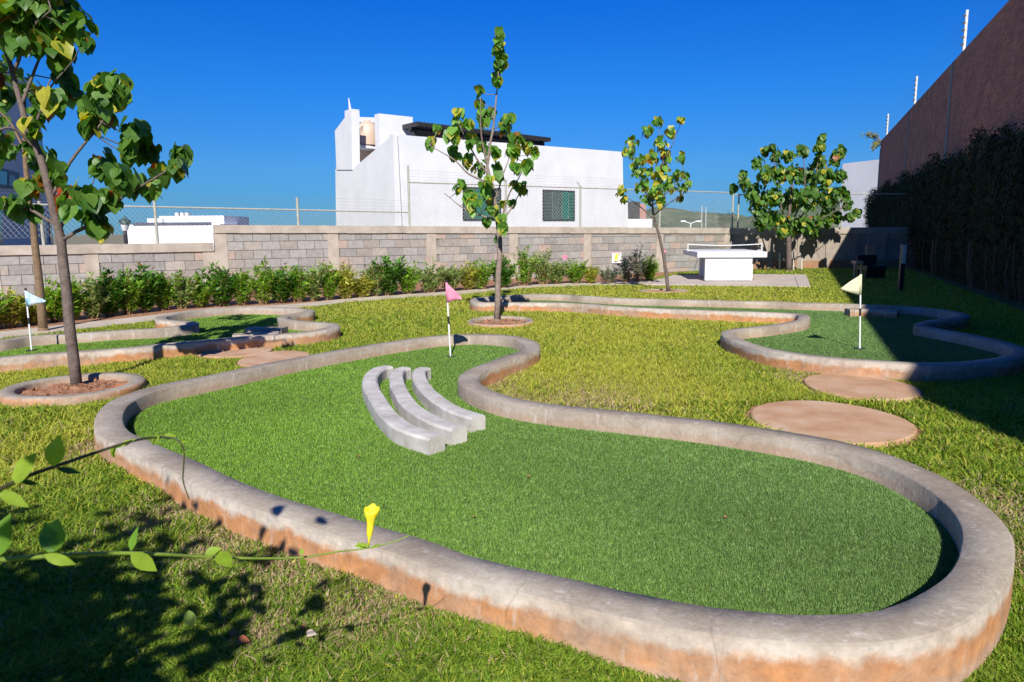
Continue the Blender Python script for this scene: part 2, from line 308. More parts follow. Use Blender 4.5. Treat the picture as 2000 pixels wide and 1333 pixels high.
def sweep(cl, w, h, closed=True, seed=0, side=1, b=.009, zb=-.03, amp=.0035):
    mb = MB(); n = len(cl); prof = [(-w/2, zb, 1), (-w/2, h*.55, 1), (-w/2+.002, h-b, 1), (-w/2+b, h, 0), (0, h+.002, 0), (w/2-b, h, 0), (w/2-.002, h-b, 0), (w/2, zb, 0)]
    k = len(prof); vs = []
    for i, p in enumerate(cl):
        q0 = cl[(i-1) % n] if closed else cl[max(i-1, 0)]; q1 = cl[(i+1) % n] if closed else cl[min(i+1, n-1)]
        t = (q1-q0); t.z = 0; t.normalize(); nn = Vector((t.y, -t.x, 0))*side
        for j, (o_, z, _) in enumerate(prof):
            nz = noise.noise(Vector((p.x*3+seed, p.y*3, j*.7)))*amp*1.3 + noise.noise(Vector((p.x*11, p.y*11, j*3.1+seed)))*amp*.6
            nh = noise.noise(Vector((p.x*2.2, p.y*2.2, seed+9)))*amp*1.5+noise.noise(Vector((p.x*14, p.y*14, j+seed)))*amp*.4
            vs.append(Vector((p.x, p.y, 0)) - nn*(o_+nz*(1 if 0 < j < 7 else 0)) + Vector((0, 0, z+(nh if 1 < j < 6 else 0))))
    # side=+1 -> profile first entries on outer side
    b0 = len(mb.v); cols = [(1, 0, 0), (1, 0, 0), (.5, 0, 0), (0, 0, 0), (0, 0, 0), (0, 0, 0), (.25, 0, 0)]
    rg = n if closed else n-1
    for j in range(k-1):
        fs = [((i*k+j), ((i+1) % n)*k+j, ((i+1) % n)*k+j+1, i*k+j+1) for i in range(rg)]
        if j == 0: mb.add(vs, fs, cols[j])
        else:
            for f in fs: mb.f.append(f); mb.c.append(cols[j])
    if not closed:
        mb.f.append(tuple(range(k-1, -1, -1))); mb.c.append((.5, 0, 0)); mb.f.append(tuple((n-1)*k+j for j in range(k))); mb.c.append((.5, 0, 0))
    return mb
def area(cl): return sum(cl[i].x*cl[(i+1) % len(cl)].y-cl[(i+1) % len(cl)].x*cl[i].y for i in range(len(cl)))/2
def offset(cl, d):
    out = []; n = len(cl); s = 1 if area(cl) > 0 else -1
    for i in range(n):
        t = cl[(i+1) % n]-cl[i-1]; t.z = 0; t.normalize(); out.append(cl[i]+Vector((t.y, -t.x, 0))*d*s)
    return out
# blades --------------------------------------------------------------
def blades(X, Y, z0, hgt_, wid, lean, seg):
    n = len(X); th = rng.uniform(0, 2*np.pi, n); ln = rng.uniform(0, 1, n)**.7*lean*hgt_; dx = np.cos(th)*ln; dy = np.sin(th)*ln
    ph = th+np.pi/2+rng.normal(0, .5, n); wx = np.cos(ph)*wid/2; wy = np.sin(ph)*wid/2
    if seg == 1:
        V = np.zeros((n, 3, 3)); V[:, 0] = np.stack([X-wx, Y-wy, z0], 1); V[:, 1] = np.stack([X+wx, Y+wy, z0], 1); V[:, 2] = np.stack([X+dx, Y+dy, z0+hgt_], 1); return V, [(0, 1, 2)]
    V = np.zeros((n, 5, 3)); V[:, 0] = np.stack([X-wx, Y-wy, z0], 1); V[:, 1] = np.stack([X+wx, Y+wy, z0], 1)
    mx = X+dx*.35; my = Y+dy*.35; mz = z0+hgt_*.62
    V[:, 2] = np.stack([mx+wx*.8, my+wy*.8, mz], 1); V[:, 3] = np.stack([mx-wx*.8, my-wy*.8, mz], 1); V[:, 4] = np.stack([X+dx, Y+dy, z0+hgt_*.95], 1)
    return V, [(0, 1, 2, 3), (3, 2, 4)]
greens = {}
def green(name, px, w, label, seed, turfz, nper, h=CH):
    cl = catmull(P(px, h), True, .05)
    e = empty('putting_green', (cl[0].x, cl[0].y, 0), label, 'putting green', 'minigolf putting greens with concrete kerbs')
    s = 1 if area(cl) > 0 else -1
    mb = sweep(cl, w, h, True, seed, s, zb=-.16); o = mb.build('curb', M['curb'], e, True); fix_normals(o)
    inn = offset(cl, -w*.5+.01); outl = offset(cl, w*.5)
    b = MB(); b.add([(p.x, p.y, turfz) for p in inn], [tuple(range(len(inn)))])
    o = b.build('turf', M['turfbase'], e)
    if o.data.polygons[0].normal.z < 0: o.data.flip_normals()
    # fibres
    xs = np.array([p.x for p in inn]); ys = np.array([p.y for p in inn]); innb = offset(cl, -w*.5-.008)
    acc = []; need = nper; ymin = ys.min()
    tot = 0
    while tot < need:
        n_ = 200000; Y = ymin/(1-rng.uniform(0, 1, n_)*(1-ymin/ys.max())); X = rng.uniform(xs.min(), xs.max(), n_)   # density ~1/Y^2
        k = rng.uniform(0, 1, n_) < 1
        k &= inside(innb, X, Y) & (np.abs(X/Y) < .82); acc.append(np.stack([X[k], Y[k]], 1)); tot += k.sum()
        if tot < 100: break
    A = np.concatenate(acc)[:need]; X, Y = A[:, 0], A[:, 1]; sc = np.clip(Y/3.2, 1, 5)
    sc = sc**.7; hg = rng.uniform(.007, .014, len(X))*np.clip(sc, 1, 1.3); V, F = blades(X, Y, np.full(len(X), turfz), hg, .0030*sc*rng.uniform(.7, 1.3, len(X)), .8, 1)
    u = rng.uniform(0, 1, len(X))[:, None]; patch = .5+.5*np.sin(X*2.1+np.sin(Y*1.7+1)*1.6)*np.sin(Y*1.3+X*.6)
    wl_ = 1/(1+np.exp((X-(-.2))*1.6)); wl_ = wl_[:, None]; c1 = np.array([.10, .20, .045])*(1-u)+np.array([.22, .35, .10])*u; c2 = np.array([.12, .245, .016])*(1-u)+np.array([.27, .45, .05])*u
    c = c1*(1-wl_)+c2*wl_; c = c*(.86+.26*patch[:, None])
    k = rng.uniform(0, 1, len(X)) < .04; c[k] = [.22, .25, .12]
    o = npmesh('turf_fibres', V, 3, F, c, M['turf'], e); tag(o, kind='stuff')
    greens[name] = (inn, outl, e); return e
green('main', main_px, .165, 'large kidney-shaped green with three wavy bars in the foreground', 1, .045, 430000)
green('left', left_px, .15, 'snaking green beside the left wall with the blue flag', 2, .04, 60000)
green('right', right_px, .15, 'long green under the brick wall with the pale yellow flag', 3, .04, 80000)
# obstacles on the greens ------------------------------------------------
def bar(px, w, h, zb, parent=None, label=None, closed=False, name='wavy_bar', seed=5, cat='obstacle', group=None, m=None):
    cl = catmull(P(px, h+zb), closed, .03); mb = sweep(cl, w, h+zb, closed, seed, 1, .014, zb-.03, .004)
    o = mb.build(name, m or (M['conc'] if name == 'wavy_bar' else M['curb']), parent, False); fix_normals(o)  # left-green bars take the darker kerb concrete to stand in for missing tree shade
    if label: tag(o, label, cat, group)
    return o
bar([(760,715),(745,718),(731,725),(722,741),(737,777),(764,813),(797,836),(853,853)], .125, .10, .045, None, 'left and longest of three wavy grey concrete bars on the big green', seed=11, group='wavy bars on the big green')
bar([(793,718),(782,721),(775,729),(776,748),(797,784),(830,809),(863,825),(897,836)], .12, .10, .045, None, 'middle one of three wavy grey concrete bars on the big green', seed=12, group='wavy bars on the big green')
bar([(831,718),(822,721),(818,728),(823,744),(846,771),(880,794),(908,805),(934,813)], .12, .10, .045, None, 'right one of three wavy grey concrete bars on the big green', seed=13, group='wavy bars on the big green')
bar([(1655,604),(1700,604),(1755,607)], .2, .1, .04, None, 'low concrete bar half in shade beside the pale yellow flag', seed=14, name='concrete_bar')
bar([(482,641),(520,640),(556,640)], .22, .1, .04, None, 'short concrete bar farther from camera on the left green, toned darker as if in tree shade', seed=15, name='concrete_bar')
bar([(455,653),(500,651),(545,648)], .2, .09, .04, None, 'concrete bar nearer the kerb on the left green, toned darker as if in tree shade', seed=16, name='concrete_bar')
# tree rings ---------------------------------------------------------------
rings = []
def ring(cx, cy, ax, ay, rot, w, h, label, seed, name='tree_ring', soilz=.03):
    cl = [Vector((cx+math.cos(a)*ax*math.cos(rot)-math.sin(a)*ay*math.sin(rot), cy+math.cos(a)*ax*math.sin(rot)+math.sin(a)*ay*math.cos(rot), 0)) for a in [2*math.pi*i/72 for i in range(72)]]
    e = empty(name, (cx, cy, 0), label, 'tree ring', 'concrete rings around the trees')
    o = sweep(cl, w, h, True, seed, 1, .015).build('kerb', M['curb'], e, True); fix_normals(o)
    b = MB(); n = 26; vs = []; inn = [p for p in offset(cl, -w*.45)]
    vs.append((cx, cy, soilz+.03))
    for r in range(1, 9):
        for i, p in enumerate(inn):
            q = Vector((cx, cy, 0)).lerp(p, r/8); vs.append((q.x, q.y, soilz+.02*(1-r/8)+noise.noise(Vector((q.x*9, q.y*9, 0)))*.022+noise.noise(Vector((q.x*25, q.y*25, 3)))*.012))
    L = len(inn); fs = [(0, 1+i, 1+(i+1) % L) for i in range(L)]+[(1+(r-1)*L+i, 1+r*L+i, 1+r*L+(i+1) % L, 1+(r-1)*L+(i+1) % L) for r in range(1, 8) for i in range(L)]
    b.add(vs, fs)
    for _ in range(60):
        a = random.uniform(0, 6.28); q = random.random()**.5*.8; p = Vector((cx, cy, 0)).lerp(inn[int(a/6.28*L) % L], q); r = random.uniform(.008, .028)
        c = Vector((p.x, p.y, soilz+.02)); pv = [c+Vector((random.gauss(0, 1), random.gauss(0, 1), random.gauss(0, .7))).normalized()*r for _ in range(6)]
        b.add(pv, [(0, 1, 2), (0, 2, 3), (0, 3, 4), (1, 2, 5), (2, 3, 5), (3, 4, 5), (0, 1, 4), (1, 4, 5)])
    b.build('soil', M['soil'], e, False); rings.append(offset(cl, w/2)); return e
a_, b_ = gp(-3, 776, .075), gp(287, 742, .075); ab = b_-a_; nn_ = Vector((-ab.y, ab.x, 0)).normalized(); c_, d_ = (gp(120, 799, 0)-a_).dot(nn_), (gp(180, 728, .075)-a_).dot(nn_)
rc = (a_+b_)/2+nn_*(c_+d_)/2
ring(rc.x, rc.y, ab.length/2-.05, (d_-c_)/2-.06, math.atan2(ab.y, ab.x), .12, .08, 'thick oval concrete ring of red soil around the near left tree', 21)
g = gp(978, 628, .03); ring(g.x, g.y, .44, .52, 0, .06, .045, 'thin concrete ring around the slim middle tree', 22, soilz=0)
g = gp(1296, 570, 0); ring(g.x, g.y, .50, .35, 0, .08, .03, 'flush ring around the small tree left of the white table', 23, soilz=0)
# stepping stones ------------------------------------------------------------
stones = []
def stone(cx, cy, rx, ry, label):
    e = [(cx+rx*math.cos(a)*(1+.02*math.sin(3*a+cx)), cy+ry*math.sin(a)*(1+.02*math.cos(2*a+cy))) for a in [2*math.pi*i/60 for i in range(60)]]
    b = MB(); n = 60; vs = [(x, y, -.01) for x, y in e]+[(x, y, .022) for x, y in e]+[(cx+(x-cx)*.975, cy+(y-cy)*.975, .03) for x, y in e]+[(cx, cy, .031)]
    fs = [(i, (i+1) % n, n+(i+1) % n, n+i) for i in range(n)]+[(n+i, n+(i+1) % n, 2*n+(i+1) % n, 2*n+i) for i in range(n)]+[(2*n+i, 2*n+(i+1) % n, 3*n) for i in range(n)]
    b.add(vs, fs); o = b.build('stepping_stone', M['stone'], None, False); tag(o, label, 'stepping stone', 'round stepping stones in the lawn')
    b = MB(); q = [(cx+(x-cx)*(1.07+.10*noise.noise(Vector((x*4, y*4, 2)))), cy+(y-cy)*(1.07+.10*noise.noise(Vector((x*4, y*4, 7))))) for x, y in e]; b.add([(x, y, .004) for x, y in q], [tuple(range(n))]); o2 = b.build('soil_patch', M['soil']); fix_normals(o2); tag(o2, kind='structure')
    e = q; stones.append([Vector((x, y, 0)) for x, y in e])
def stone_px(l, r, t, b, label):
    B = gp(*b); T = gp(*t); L = gp(*l); Rr = gp(*r); stone((L.x+Rr.x)/2, (B.y+T.y)/2, abs(Rr.x-L.x)/2, abs(T.y-B.y)/2, label)
stone_px((1456, 816), (1797, 842), (1600, 789), (1650, 876), 'large round terracotta-tinted stepping stone nearest the big green')
stone_px((1552, 746), (1822, 776), (1660, 735), (1715, 789), 'round stepping stone half crossed by the brick wall shadow edge')
stone_px((378, 696), (536, 686), (470, 678), (440, 703), 'round stepping stone with a leafy shadow beside the left green')
stone_px((460, 712), (610, 700), (560, 690), (520, 722), 'round stepping stone touching the back kerb of the big green')
# path, pad, bed ---------------------------------------------------------------
up = [(-300,676),(-100,660),(0,650),(135,635),(293,618),(420,603),(552,597),(620,591),(687,584),(800,576),(890,570),(995,561),(1070,556),(1160,553),(1250,550),(1330,541)]
lo = [(1300,560),(1250,557),(1160,558),(1070,561),(995,566),(890,577),(800,582),(687,591),(620,599),(552,606),(420,618),(293,629),(135,648),(0,664),(-100,676),(-300,692)]
pathpoly = P(up, 0)+P(lo, 0)
def slab(name, poly, z0, z1, m, parent=None):
    b = MB(); b.prism([Vector((p.x, p.y, z0)) for p in poly], Vector((0, 0, z1-z0))); o = b.build(name, m, parent); fix_normals(o); return o
tag(slab('path', catmull(pathpoly, True, .3), -.03, .014, M['path']), kind='structure')
padpoly = P([(1262,558),(1583,562),(1574,539),(1440,538),(1315,540)], .0)
e = tag(slab('concrete_pad', padpoly, -.03, .035, M['pad']), 'flat pale concrete slab under the white table', 'concrete pad')
b = MB(); q0, q1 = gp(1560, 561, .037), gp(1552, 540, .037)
b.box(((q0.x+q1.x)/2, (q0.y+q1.y)/2, .037), ((q1-q0).length-.1, .02, .004), math.atan2(q1.y-q0.y, q1.x-q0.x)); b.build('joint', M['mortar'], e)
# soil bed between path and wall
wl = [wallpt(x) for x in (-300, 0, 400, 800, 1150, 1330)]
bedpoly = P(up[:-1], 0)+[Vector((p.x, p.y, 0)) for p in reversed(wl)]
tag(slab('soil_bed', bedpoly, -.03, .006, M['soil']), kind='structure')
# ---------------------------------------------------------------- lawn grass
excl = [greens[k][1] for k in greens]+rings+stones+[pathpoly, padpoly, bedpoly]
def G(x, y): p = gp(x, y); return (p.x, p.y)
yel = [(G(1200, 640), 1.2), (G(1250, 740), .9), (G(1420, 625), .9), (G(1050, 720), .5), (G(900, 590), .8), (G(1250, 572), 1.5), (G(1000, 640), .6), (G(60, 725), .5), (G(100, 870), .28), (G(60, 920), .25), (G(1500, 610), .8), (G(1400, 575), 1.5), (G(760, 600), .7), (G(560, 610), .5), (G(250, 725), .3)]
grn = [(G(700, 640), .9), (G(450, 690), .5), (G(1600, 720), .4), (G(1700, 870), .5), (G(350, 950), .25), (G(640, 625), .4), (G(1440, 720), .5)]
dry = [(G(340, 1000), .13), (G(460, 1050), .16), (G(600, 1095), .16), (G(760, 1160), .14), (G(690, 1200), .1), (G(950, 750), .2), (G(1000, 790), .2), (G(1560, 735), .15), (G(1940, 1060), .15), (G(1960, 990), .12), (G(520, 1240), .06), (G(180, 880), .12), (G(1160, 790), .3)]
def field(lst, X, Y):
    r = np.zeros(len(X))
    for (a, b2), s in lst: r = np.maximum(r, np.exp(-((X-a)**2+((Y-b2)/1.5)**2)/(2*s*s)))
    return r
def lawn_grass(n, y0, y1, seg, hb, wb, side=.80, pw=1.0):
    acc = []; tot = 0
    while tot < n:
        k = 150000; Y = y0/(1-rng.uniform(0, 1, k)*(1-y0/y1)); X = rng.uniform(-side, side, k)*Y
        # uniform X/Y with 1/Y^2 marginal gives density ~1/Y^3; thin towards the camera
        keep = rng.uniform(0, 1, k) < (Y/y1)**pw
        keep &= (Y < 14.1+.55*(X+9.9)-.3) | (X > 7); keep &= (X < 3.5+.4026*Y)
        for poly in excl:
            idx = np.where(keep)[0]; ins = inside(poly, X[idx], Y[idx]); keep[idx[ins]] = False
        acc.append(np.stack([X[keep], Y[keep]], 1)); tot += keep.sum()
    A = np.concatenate(acc)[:n]; X, Y = A[:, 0], A[:, 1]
    s = np.clip(Y/2.2, 1, 9)**.66
    cl = .5+.5*np.sin(X*7+3*np.sin(Y*5))*np.sin(Y*8+2*np.sin(X*6))
    yl = field(yel, X, Y)*(1-.6*field(grn, X, Y)); dr = field(dry, X, Y)
    hg = hb*rng.uniform(.5, 1.25, n)*(.75+.45*cl)*np.clip(s, 1, 1.5)*(1-.55*dr)
    V, F = blades(X, Y, gz(X, Y), hg, wb*s*rng.uniform(.6, 1.35, n), 1.7, seg)
    u = rng.uniform(0, 1, n)[:, None]
    gcol = np.array([.085, .185, .012])*(1-u)+np.array([.28, .39, .04])*u
    ycol = np.array([.27, .35, .03])*(1-u)+np.array([.56, .52, .09])*u
    dcol = np.array([.34, .25, .13])*(1-u)+np.array([.55, .42, .26])*u
    pn = .5+.5*np.sin(X*1.9+2*np.sin(Y*1.3)+1)*np.sin(Y*1.5+1.5*np.sin(X*1.1))
    near = np.clip((Y-2.5)/3, 0, 1)
    py = np.clip(.07+.30*near+.22*pn*near+.62*yl, 0, 1)[:, None]
    c = np.where(rng.uniform(0, 1, n)[:, None] < py, ycol, gcol)
    pd = np.clip(.03+.62*dr, 0, 1)[:, None]; c = np.where(rng.uniform(0, 1, n)[:, None] < pd, dcol, c)
    return V, F, c
V, F, c = lawn_grass(190000, 1.5, 5.2, 2, .037, .0052, .84, .6)
tag(npmesh('grass', V, 5, F, c, M['grass']), 'short green lawn grass in the foreground', 'grass', kind='stuff')
V, F, c = lawn_grass(300000, 5.2, 27, 1, .026, .0055, .82, .5)
tag(npmesh('grass', V, 3, F, c, M['grass']), 'yellowish lawn grass farther back between the greens', 'grass', kind='stuff')
# ---------------------------------------------------------------- flags
def flag(base, top, pole_h, clothm, shape, label, band=True):
    g = gp(*base, .045); tp = at(top[0], top[1], g.y-.0); e = empty('golf_flag', g, label, 'flag', 'small flags standing in the golf holes')
    ax = (tp-g); b = MB(); b.tube([g, g+ax], .0085, 8); b.build('pole', M['cloth_white'], e)
    b = MB(); b.tube([g+ax*.44, g+ax*.54], .0105, 8); b.build('band', M['black'], e)
    b = MB(); b.tube([g+ax*.985, g+ax*1.02], .012, 8); b.build('tip', M['black'], e)
    b = MB(); pr = shape; n = 8; vs = []; fs = []
    # cloth: rows along u (from pole outward), sleeve around pole
    W, Hh, dirx, diry, droop = pr
    for i in range(n+1):
        u = i/n
        hgt = Hh*(1-u*.92); zt = -droop*u*u - (Hh*.10*u)
        for k in range(5):
            v = k/4; off = math.sin(u*5+v*1.2)*.018*u
            p = g+ax*.98+Vector((dirx*W*u+off*diry, diry*W*u-off*dirx-.004, zt-hgt*v-(Hh*.55*u if droop >= 0 else 0)))
            vs.append(p)
    fs = [(i*5+k, (i+1)*5+k, (i+1)*5+k+1, i*5+k+1) for i in range(n) for k in range(4)]
    b.add(vs, fs); 
    b.tube([g+ax*.985, g+ax*.985-Vector((0, 0, Hh))-Vector((ax.x, ax.y, 0))*(Hh/ax.z)], .0125, 8)
    o = b.build('cloth', clothm, e, True); 
    md = o.modifiers.new('solid', 'SOLIDIFY'); md.thickness = .0015
    b = MB(); b.tube([Vector((g.x, g.y, .046)), Vector((g.x, g.y, .052))], .055, 20); b.build('hole_cup', M['black'], e)
    return e
flag((880, 697), (872, 550), .8, M['pink'], (.15, .20, 1, .1, .02), 'pink flag on a white pole at the back of the big green')
flag((1679, 682), (1681, 534), .8, M['yellow'], (.20, .21, -1, .05, .0), 'pale yellow flag against the dark hedge on the right green')
flag((62, 685), (50, 566), .8, M['blue'], (.19, .17, 1, .1, .0), 'light blue and white flag at the far left behind the tree')
# ---------------------------------------------------------------- leaves & trees
HEART = [(.0, -.07, .17), (.02, -.04, .34), (.16, .14, .47), (.36, .36, .50), (.58, .58, .41), (.80, .80, .21)]
OVAL = [(.08, .10, .13), (.22, .22, .24), (.40, .40, .30), (.60, .60, .27), (.80, .80, .15)]
def leaf(mb, p, tip, nrm, size, col, fold=.25, curl=.35, wide=1.0, pts=HEART):
    x = tip.normalized(); z = (nrm-x*nrm.dot(x)); z = z.normalized() if z.length > 1e-4 else Vector((0, 0, 1)); y = z.cross(x)
    wv = random.uniform(-.04, .04)
    def q(a, b): return p+(x*a+y*b*wide+z*(abs(b)*fold-abs(b)*abs(b)*.5*fold-curl*a*a+wv*math.sin(a*9+b*7)))*size
    n = len(pts); vs = [q(-.0, 0)]+[q(a[0], 0) for a in pts[1:]]+[q(1.0, 0)]
    fs = []
    for sg in (1, -1):
        b0 = len(vs); vs += [q(a[1], sg*a[2]) for a in pts]
        f = [(0, b0+0, b0+1, 1)] + [(k, b0+k, b0+k+1, k+1) for k in range(1, n-1)] + [(n-1, b0+n-1, n)]
        if sg < 0: f = [tuple(reversed(a)) for a in f]
        fs += f
    mb.add(vs, fs, col)
def rleafcol(yellow=.1, dark=0, red=.02):
    r = random.random()
    if r < red: return (.34, random.uniform(.06, .14), .02)
    if r < red+yellow: u = random.random(); return (.34+.25*u, .36+.14*u, .03+.03*u)
    u = random.random(); k = (1-dark)*1.12; return ((.045+.11*u)*k, (.13+.17*u)*k, (.018+.03*u)*k)
def limb(mb, pts, r0, r1, n=8):
    cl = catmull(pts, False, max(.04, (pts[0]-pts[-1]).length/14)); k = len(cl)
    for i, p in enumerate(cl[1:-1]): 
        d = noise.noise(p*6)*r0*.35; cl[i+1] = p+Vector((d, d*.5, 0))
    mb.tube(cl, [r0+(r1-r0)*i/(k-1) for i in range(k)], n)
def crown_tree(name, Y0, trunk, r0, branches, clusters, lsize, label, cat='tree', yellow=.1, red=.02, depth=.5, barkm='bark', dens=1.0, group='young broad-leaved trees on the lawn', seed=1, dark=0.0, trunk_y=None, brr=.34, tend=.25):
    random.seed(seed)
    pts = [at(x, y, Y0+(trunk_y[i] if trunk_y else 0)) for i, (x, y) in enumerate(trunk)]
    base = Vector((pts[0].x, pts[0].y, 0)); pts[0].z = -.02
    e = empty(name, base, label, cat, group)
    mb = MB(); limb(mb, pts, r0, r0*tend, 10)
    for a in (0.0,): mb.tube([pts[0], pts[0]+Vector((0, 0, .03)), pts[0].lerp(pts[1], .08)], [r0*1.45, r0*1.3, r0*1.02], 10)
    mb.build('trunk', M[barkm], e, True)
    mb = MB(); ends = []
    for br in branches:
        dpt = random.uniform(-1, 1)*depth*.7; k = len(br)
        bp = [at(x, y, Y0+dpt*(i/(k-1))) for i, (x, y) in enumerate(br)]; limb(mb, bp, r0*brr, r0*brr*.35, 6); ends.append(bp)
    lb = MB()
    nodes = [p for bp in ends for p in catmull(bp, False, .1)]+catmull(pts, False, .15)[3:]
    for (x, y, r, n) in clusters:
        s = FPX/Y0; rr = r/s; dy = random.uniform(-1, 1)*depth*.8
        cen = at(x, y, Y0+dy)
        nd = min(nodes, key=lambda q: (q-cen).length+max(0, q.z-cen.z)*.5)
        if (nd-cen).length < 1.6: mb.tube([nd, nd.lerp(cen, .55)+Vector((0, 0, -.02)), cen+Vector((0, 0, rr*.3))], [.006, .005, .003], 5, False)
        n = max(1, int(round(n*dens)))
        for _ in range(n):
            v = Vector((random.gauss(0, 1), random.gauss(0, 1), random.gauss(0, 1))).normalized()*rr*random.uniform(.25, 1.0)
            p = cen+v; sz = lsize*random.uniform(.45, 1.18)
            out = Vector((v.x, v.y, 0))+Vector((random.gauss(0, .3), random.gauss(0, .3), 0))*rr
            if out.length < 1e-3: out = Vector((1, 0, 0))
            out.normalize(); tip = out*random.uniform(.25, .8)+Vector((0, 0, -random.uniform(.35, 1.0)))
            nrm = out*random.uniform(.5, 1)+Vector((random.gauss(0, .25), random.gauss(0, .25), random.uniform(.3, .9)))
            top = p-tip.normalized()*sz*.45
            leaf(lb, top, tip, nrm, sz, rleafcol(yellow, dark, red), random.uniform(.05, .35), random.uniform(.1, .4))
    mb.build('branches', M[barkm], e, True); lb.build('crown', M['leaf'], e, True)
    return e
near_cl = [(50,20,50,16),(110,30,50,16),(150,50,32,9),(90,80,45,12),(40,85,30,7),(115,110,28,6),(162,85,12,3),(10,30,40,12),(15,190,18,5),(125,150,22,6),(145,180,25,7),(85,190,22,5),(75,220,20,4),(110,205,25,5),(205,180,35,11),(228,165,22,6),(190,225,32,10),(240,195,18,5),(175,250,18,5),(65,250,20,4),(15,285,22,6),(55,295,18,3),(262,262,26,7),(285,295,28,8),(250,300,18,4),(352,308,24,8),(345,330,16,4),(310,345,22,6),(195,325,32,9),(240,355,30,8),(270,365,24,6),(300,370,18,4),(80,315,30,9),(95,350,28,8),(60,370,22,5),(115,335,18,4),(135,375,26,6),(165,385,30,7),(210,392,26,6),(25,405,24,6),(60,418,18,4),(188,428,26,8),(192,452,14,4),(135,408,22,4),(-30,50,50,14),(-40,140,40,10),(-30,280,40,9),(-50,390,40,8),(-20,-60,70,20),(80,-60,70,20),(30,-150,70,18)]
crown_tree('sapling_tree', 5.9, [(150,755),(137,640),(122,520),(117,470),(100,385),(80,310),(60,262),(42,205),(22,130),(0,60),(-5,-40)], .046,
    [[(118,472),(150,452),(190,430),(240,385),(300,350),(345,320)],[(100,388),(135,320),(165,282),(200,240),(225,190)],[(66,280),(75,230),(100,170),(125,140)],[(42,205),(75,120),(100,70)],[(110,440),(60,410),(20,395),(-40,390)],[(70,290),(20,250),(-30,270)],[(28,140),(60,60),(100,20)],[(112,455),(140,410),(165,385)],[(150,452),(180,440),(192,432)]],
    near_cl, .135, 'tall young tree with big round leaves in the oval ring at left', yellow=.09, red=.03, depth=.45, dens=3.0, seed=3, dark=.12)
crown_tree('sapling_tree', 9.6, [(85,648),(74,520),(62,431),(54,370),(47,260),(40,190),(20,120)], .058,
    [[(50,300),(20,240),(-20,200)],[(47,260),(80,200),(100,150)]], [(20,150,40,12),(60,190,35,8),(0,60,40,12),(50,60,40,12),(-20,230,40,10),(30,20,40,10)], .14,
    'brown-trunked tree standing at the path behind the near left tree', depth=.5, barkm='barkb', dens=1.8, seed=5, yellow=.05, dark=.2)
mid_cl = [(975,72,11,5),(976,88,12,5),(970,103,11,4),(980,115,12,5),(974,132,12,5),(968,150,10,3),(985,125,8,3),(972,160,11,4),(936,180,9,3),(938,203,11,4),(942,225,13,5),(944,245,10,3),(958,223,8,3),(896,222,8,3),(893,243,12,4),(915,243,12,4),(855,254,6,2),(838,280,12,5),(882,265,15,5),(992,237,13,5),(985,255,11,4),(1012,272,16,6),(1030,288,12,5),(922,275,18,6),(945,290,14,5),(888,300,13,5),(912,315,12,4),(937,330,17,6),(968,298,12,4),(970,325,13,4),(1000,300,18,6),(1005,330,16,5),(1028,325,12,5),(1045,300,9,3),(900,365,13,5),(918,385,16,6),(925,403,16,6),(945,370,16,5),(955,355,9,3),(1005,365,9,3),(1020,368,12,5),(955,395,12,4),(962,410,11,4),(975,345,8,3),(976,430,9,4),(980,447,9,4),(972,468,5,2),(1000,400,5,2),(950,435,6,2),(983,400,6,2)]
crown_tree('sapling_tree', 10.33, [(970,628),(973,540),(976,470),(972,430),(967,392),(960,360),(952,325),(960,275),(966,230),(970,185),(978,72)], .046,
    [[(960,360),(915,340),(890,315),(840,285)],[(975,432),(950,425),(910,410),(868,378)],[(978,432),(995,378),(1012,350),(1028,320)],[(967,392),(985,335),(1002,290)],[(952,325),(940,265),(938,190)],[(955,345),(925,300),(895,240)],[(975,440),(1000,405),(1018,372)]],
    mid_cl, .13, 'slim middle tree with sparse leaves and a tall bare leader', yellow=.2, red=.015, depth=.42, seed=8, dens=3.3, barkm='barkl', tend=.12, dark=-.35)
c3 = [(1285,240,11,5),(1330,235,9,4),(1265,258,12,5),(1310,260,11,4),(1290,283,16,7),(1235,278,13,5),(1230,300,16,6),(1250,310,16,6),(1272,310,14,5),(1300,310,20,8),(1330,312,12,5),(1240,330,16,6),(1262,340,18,7),(1290,340,22,9),(1320,345,15,6),(1338,345,10,4),(1213,375,11,5),(1220,388,9,4),(1255,365,16,6),(1280,373,18,7),(1310,365,18,7),(1335,372,10,4),(1265,390,14,5),(1290,395,13,5),(1330,388,7,3),(1345,360,7,3)]
crown_tree('sapling_tree', 15.0, [(1305,571),(1301,530),(1290,470),(1278,430),(1275,400),(1280,340),(1288,250)], .042,
    [[(1278,430),(1245,400),(1215,380)],[(1276,410),(1250,350),(1235,285)],[(1277,400),(1310,370),(1338,345)],[(1280,340),(1310,290),(1330,240)],[(1278,420),(1310,395),(1335,380)]],
    c3, .13, 'yellow-green young tree with a leaning trunk left of the white table', yellow=.34, red=.03, depth=.55, seed=9, dens=4.4, tend=.15, dark=-.35)
c4 = [(1606,270,8,4),(1600,290,13,6),(1510,290,10,4),(1495,296,8,3),(1515,308,12,5),(1540,305,13,5),(1570,295,13,6),(1600,318,15,7),(1640,300,13,5),(1630,315,12,5),(1480,320,13,5),(1450,345,9,4),(1453,360,12,5),(1432,370,8,4),(1470,375,17,7),(1495,345,18,8),(1520,340,18,8),(1550,340,20,10),(1580,345,22,11),(1610,350,22,11),(1640,345,15,7),(1480,400,22,10),(1510,385,24,12),(1545,390,26,13),(1580,390,26,13),(1615,390,24,11),(1640,380,16,7),(1655,400,12,5),(1672,417,9,4),(1660,425,9,3),(1490,430,22,10),(1520,430,22,10),(1550,440,22,10),(1580,440,22,10),(1610,430,20,9),(1635,425,13,5),(1530,452,14,6),(1590,455,12,5)]
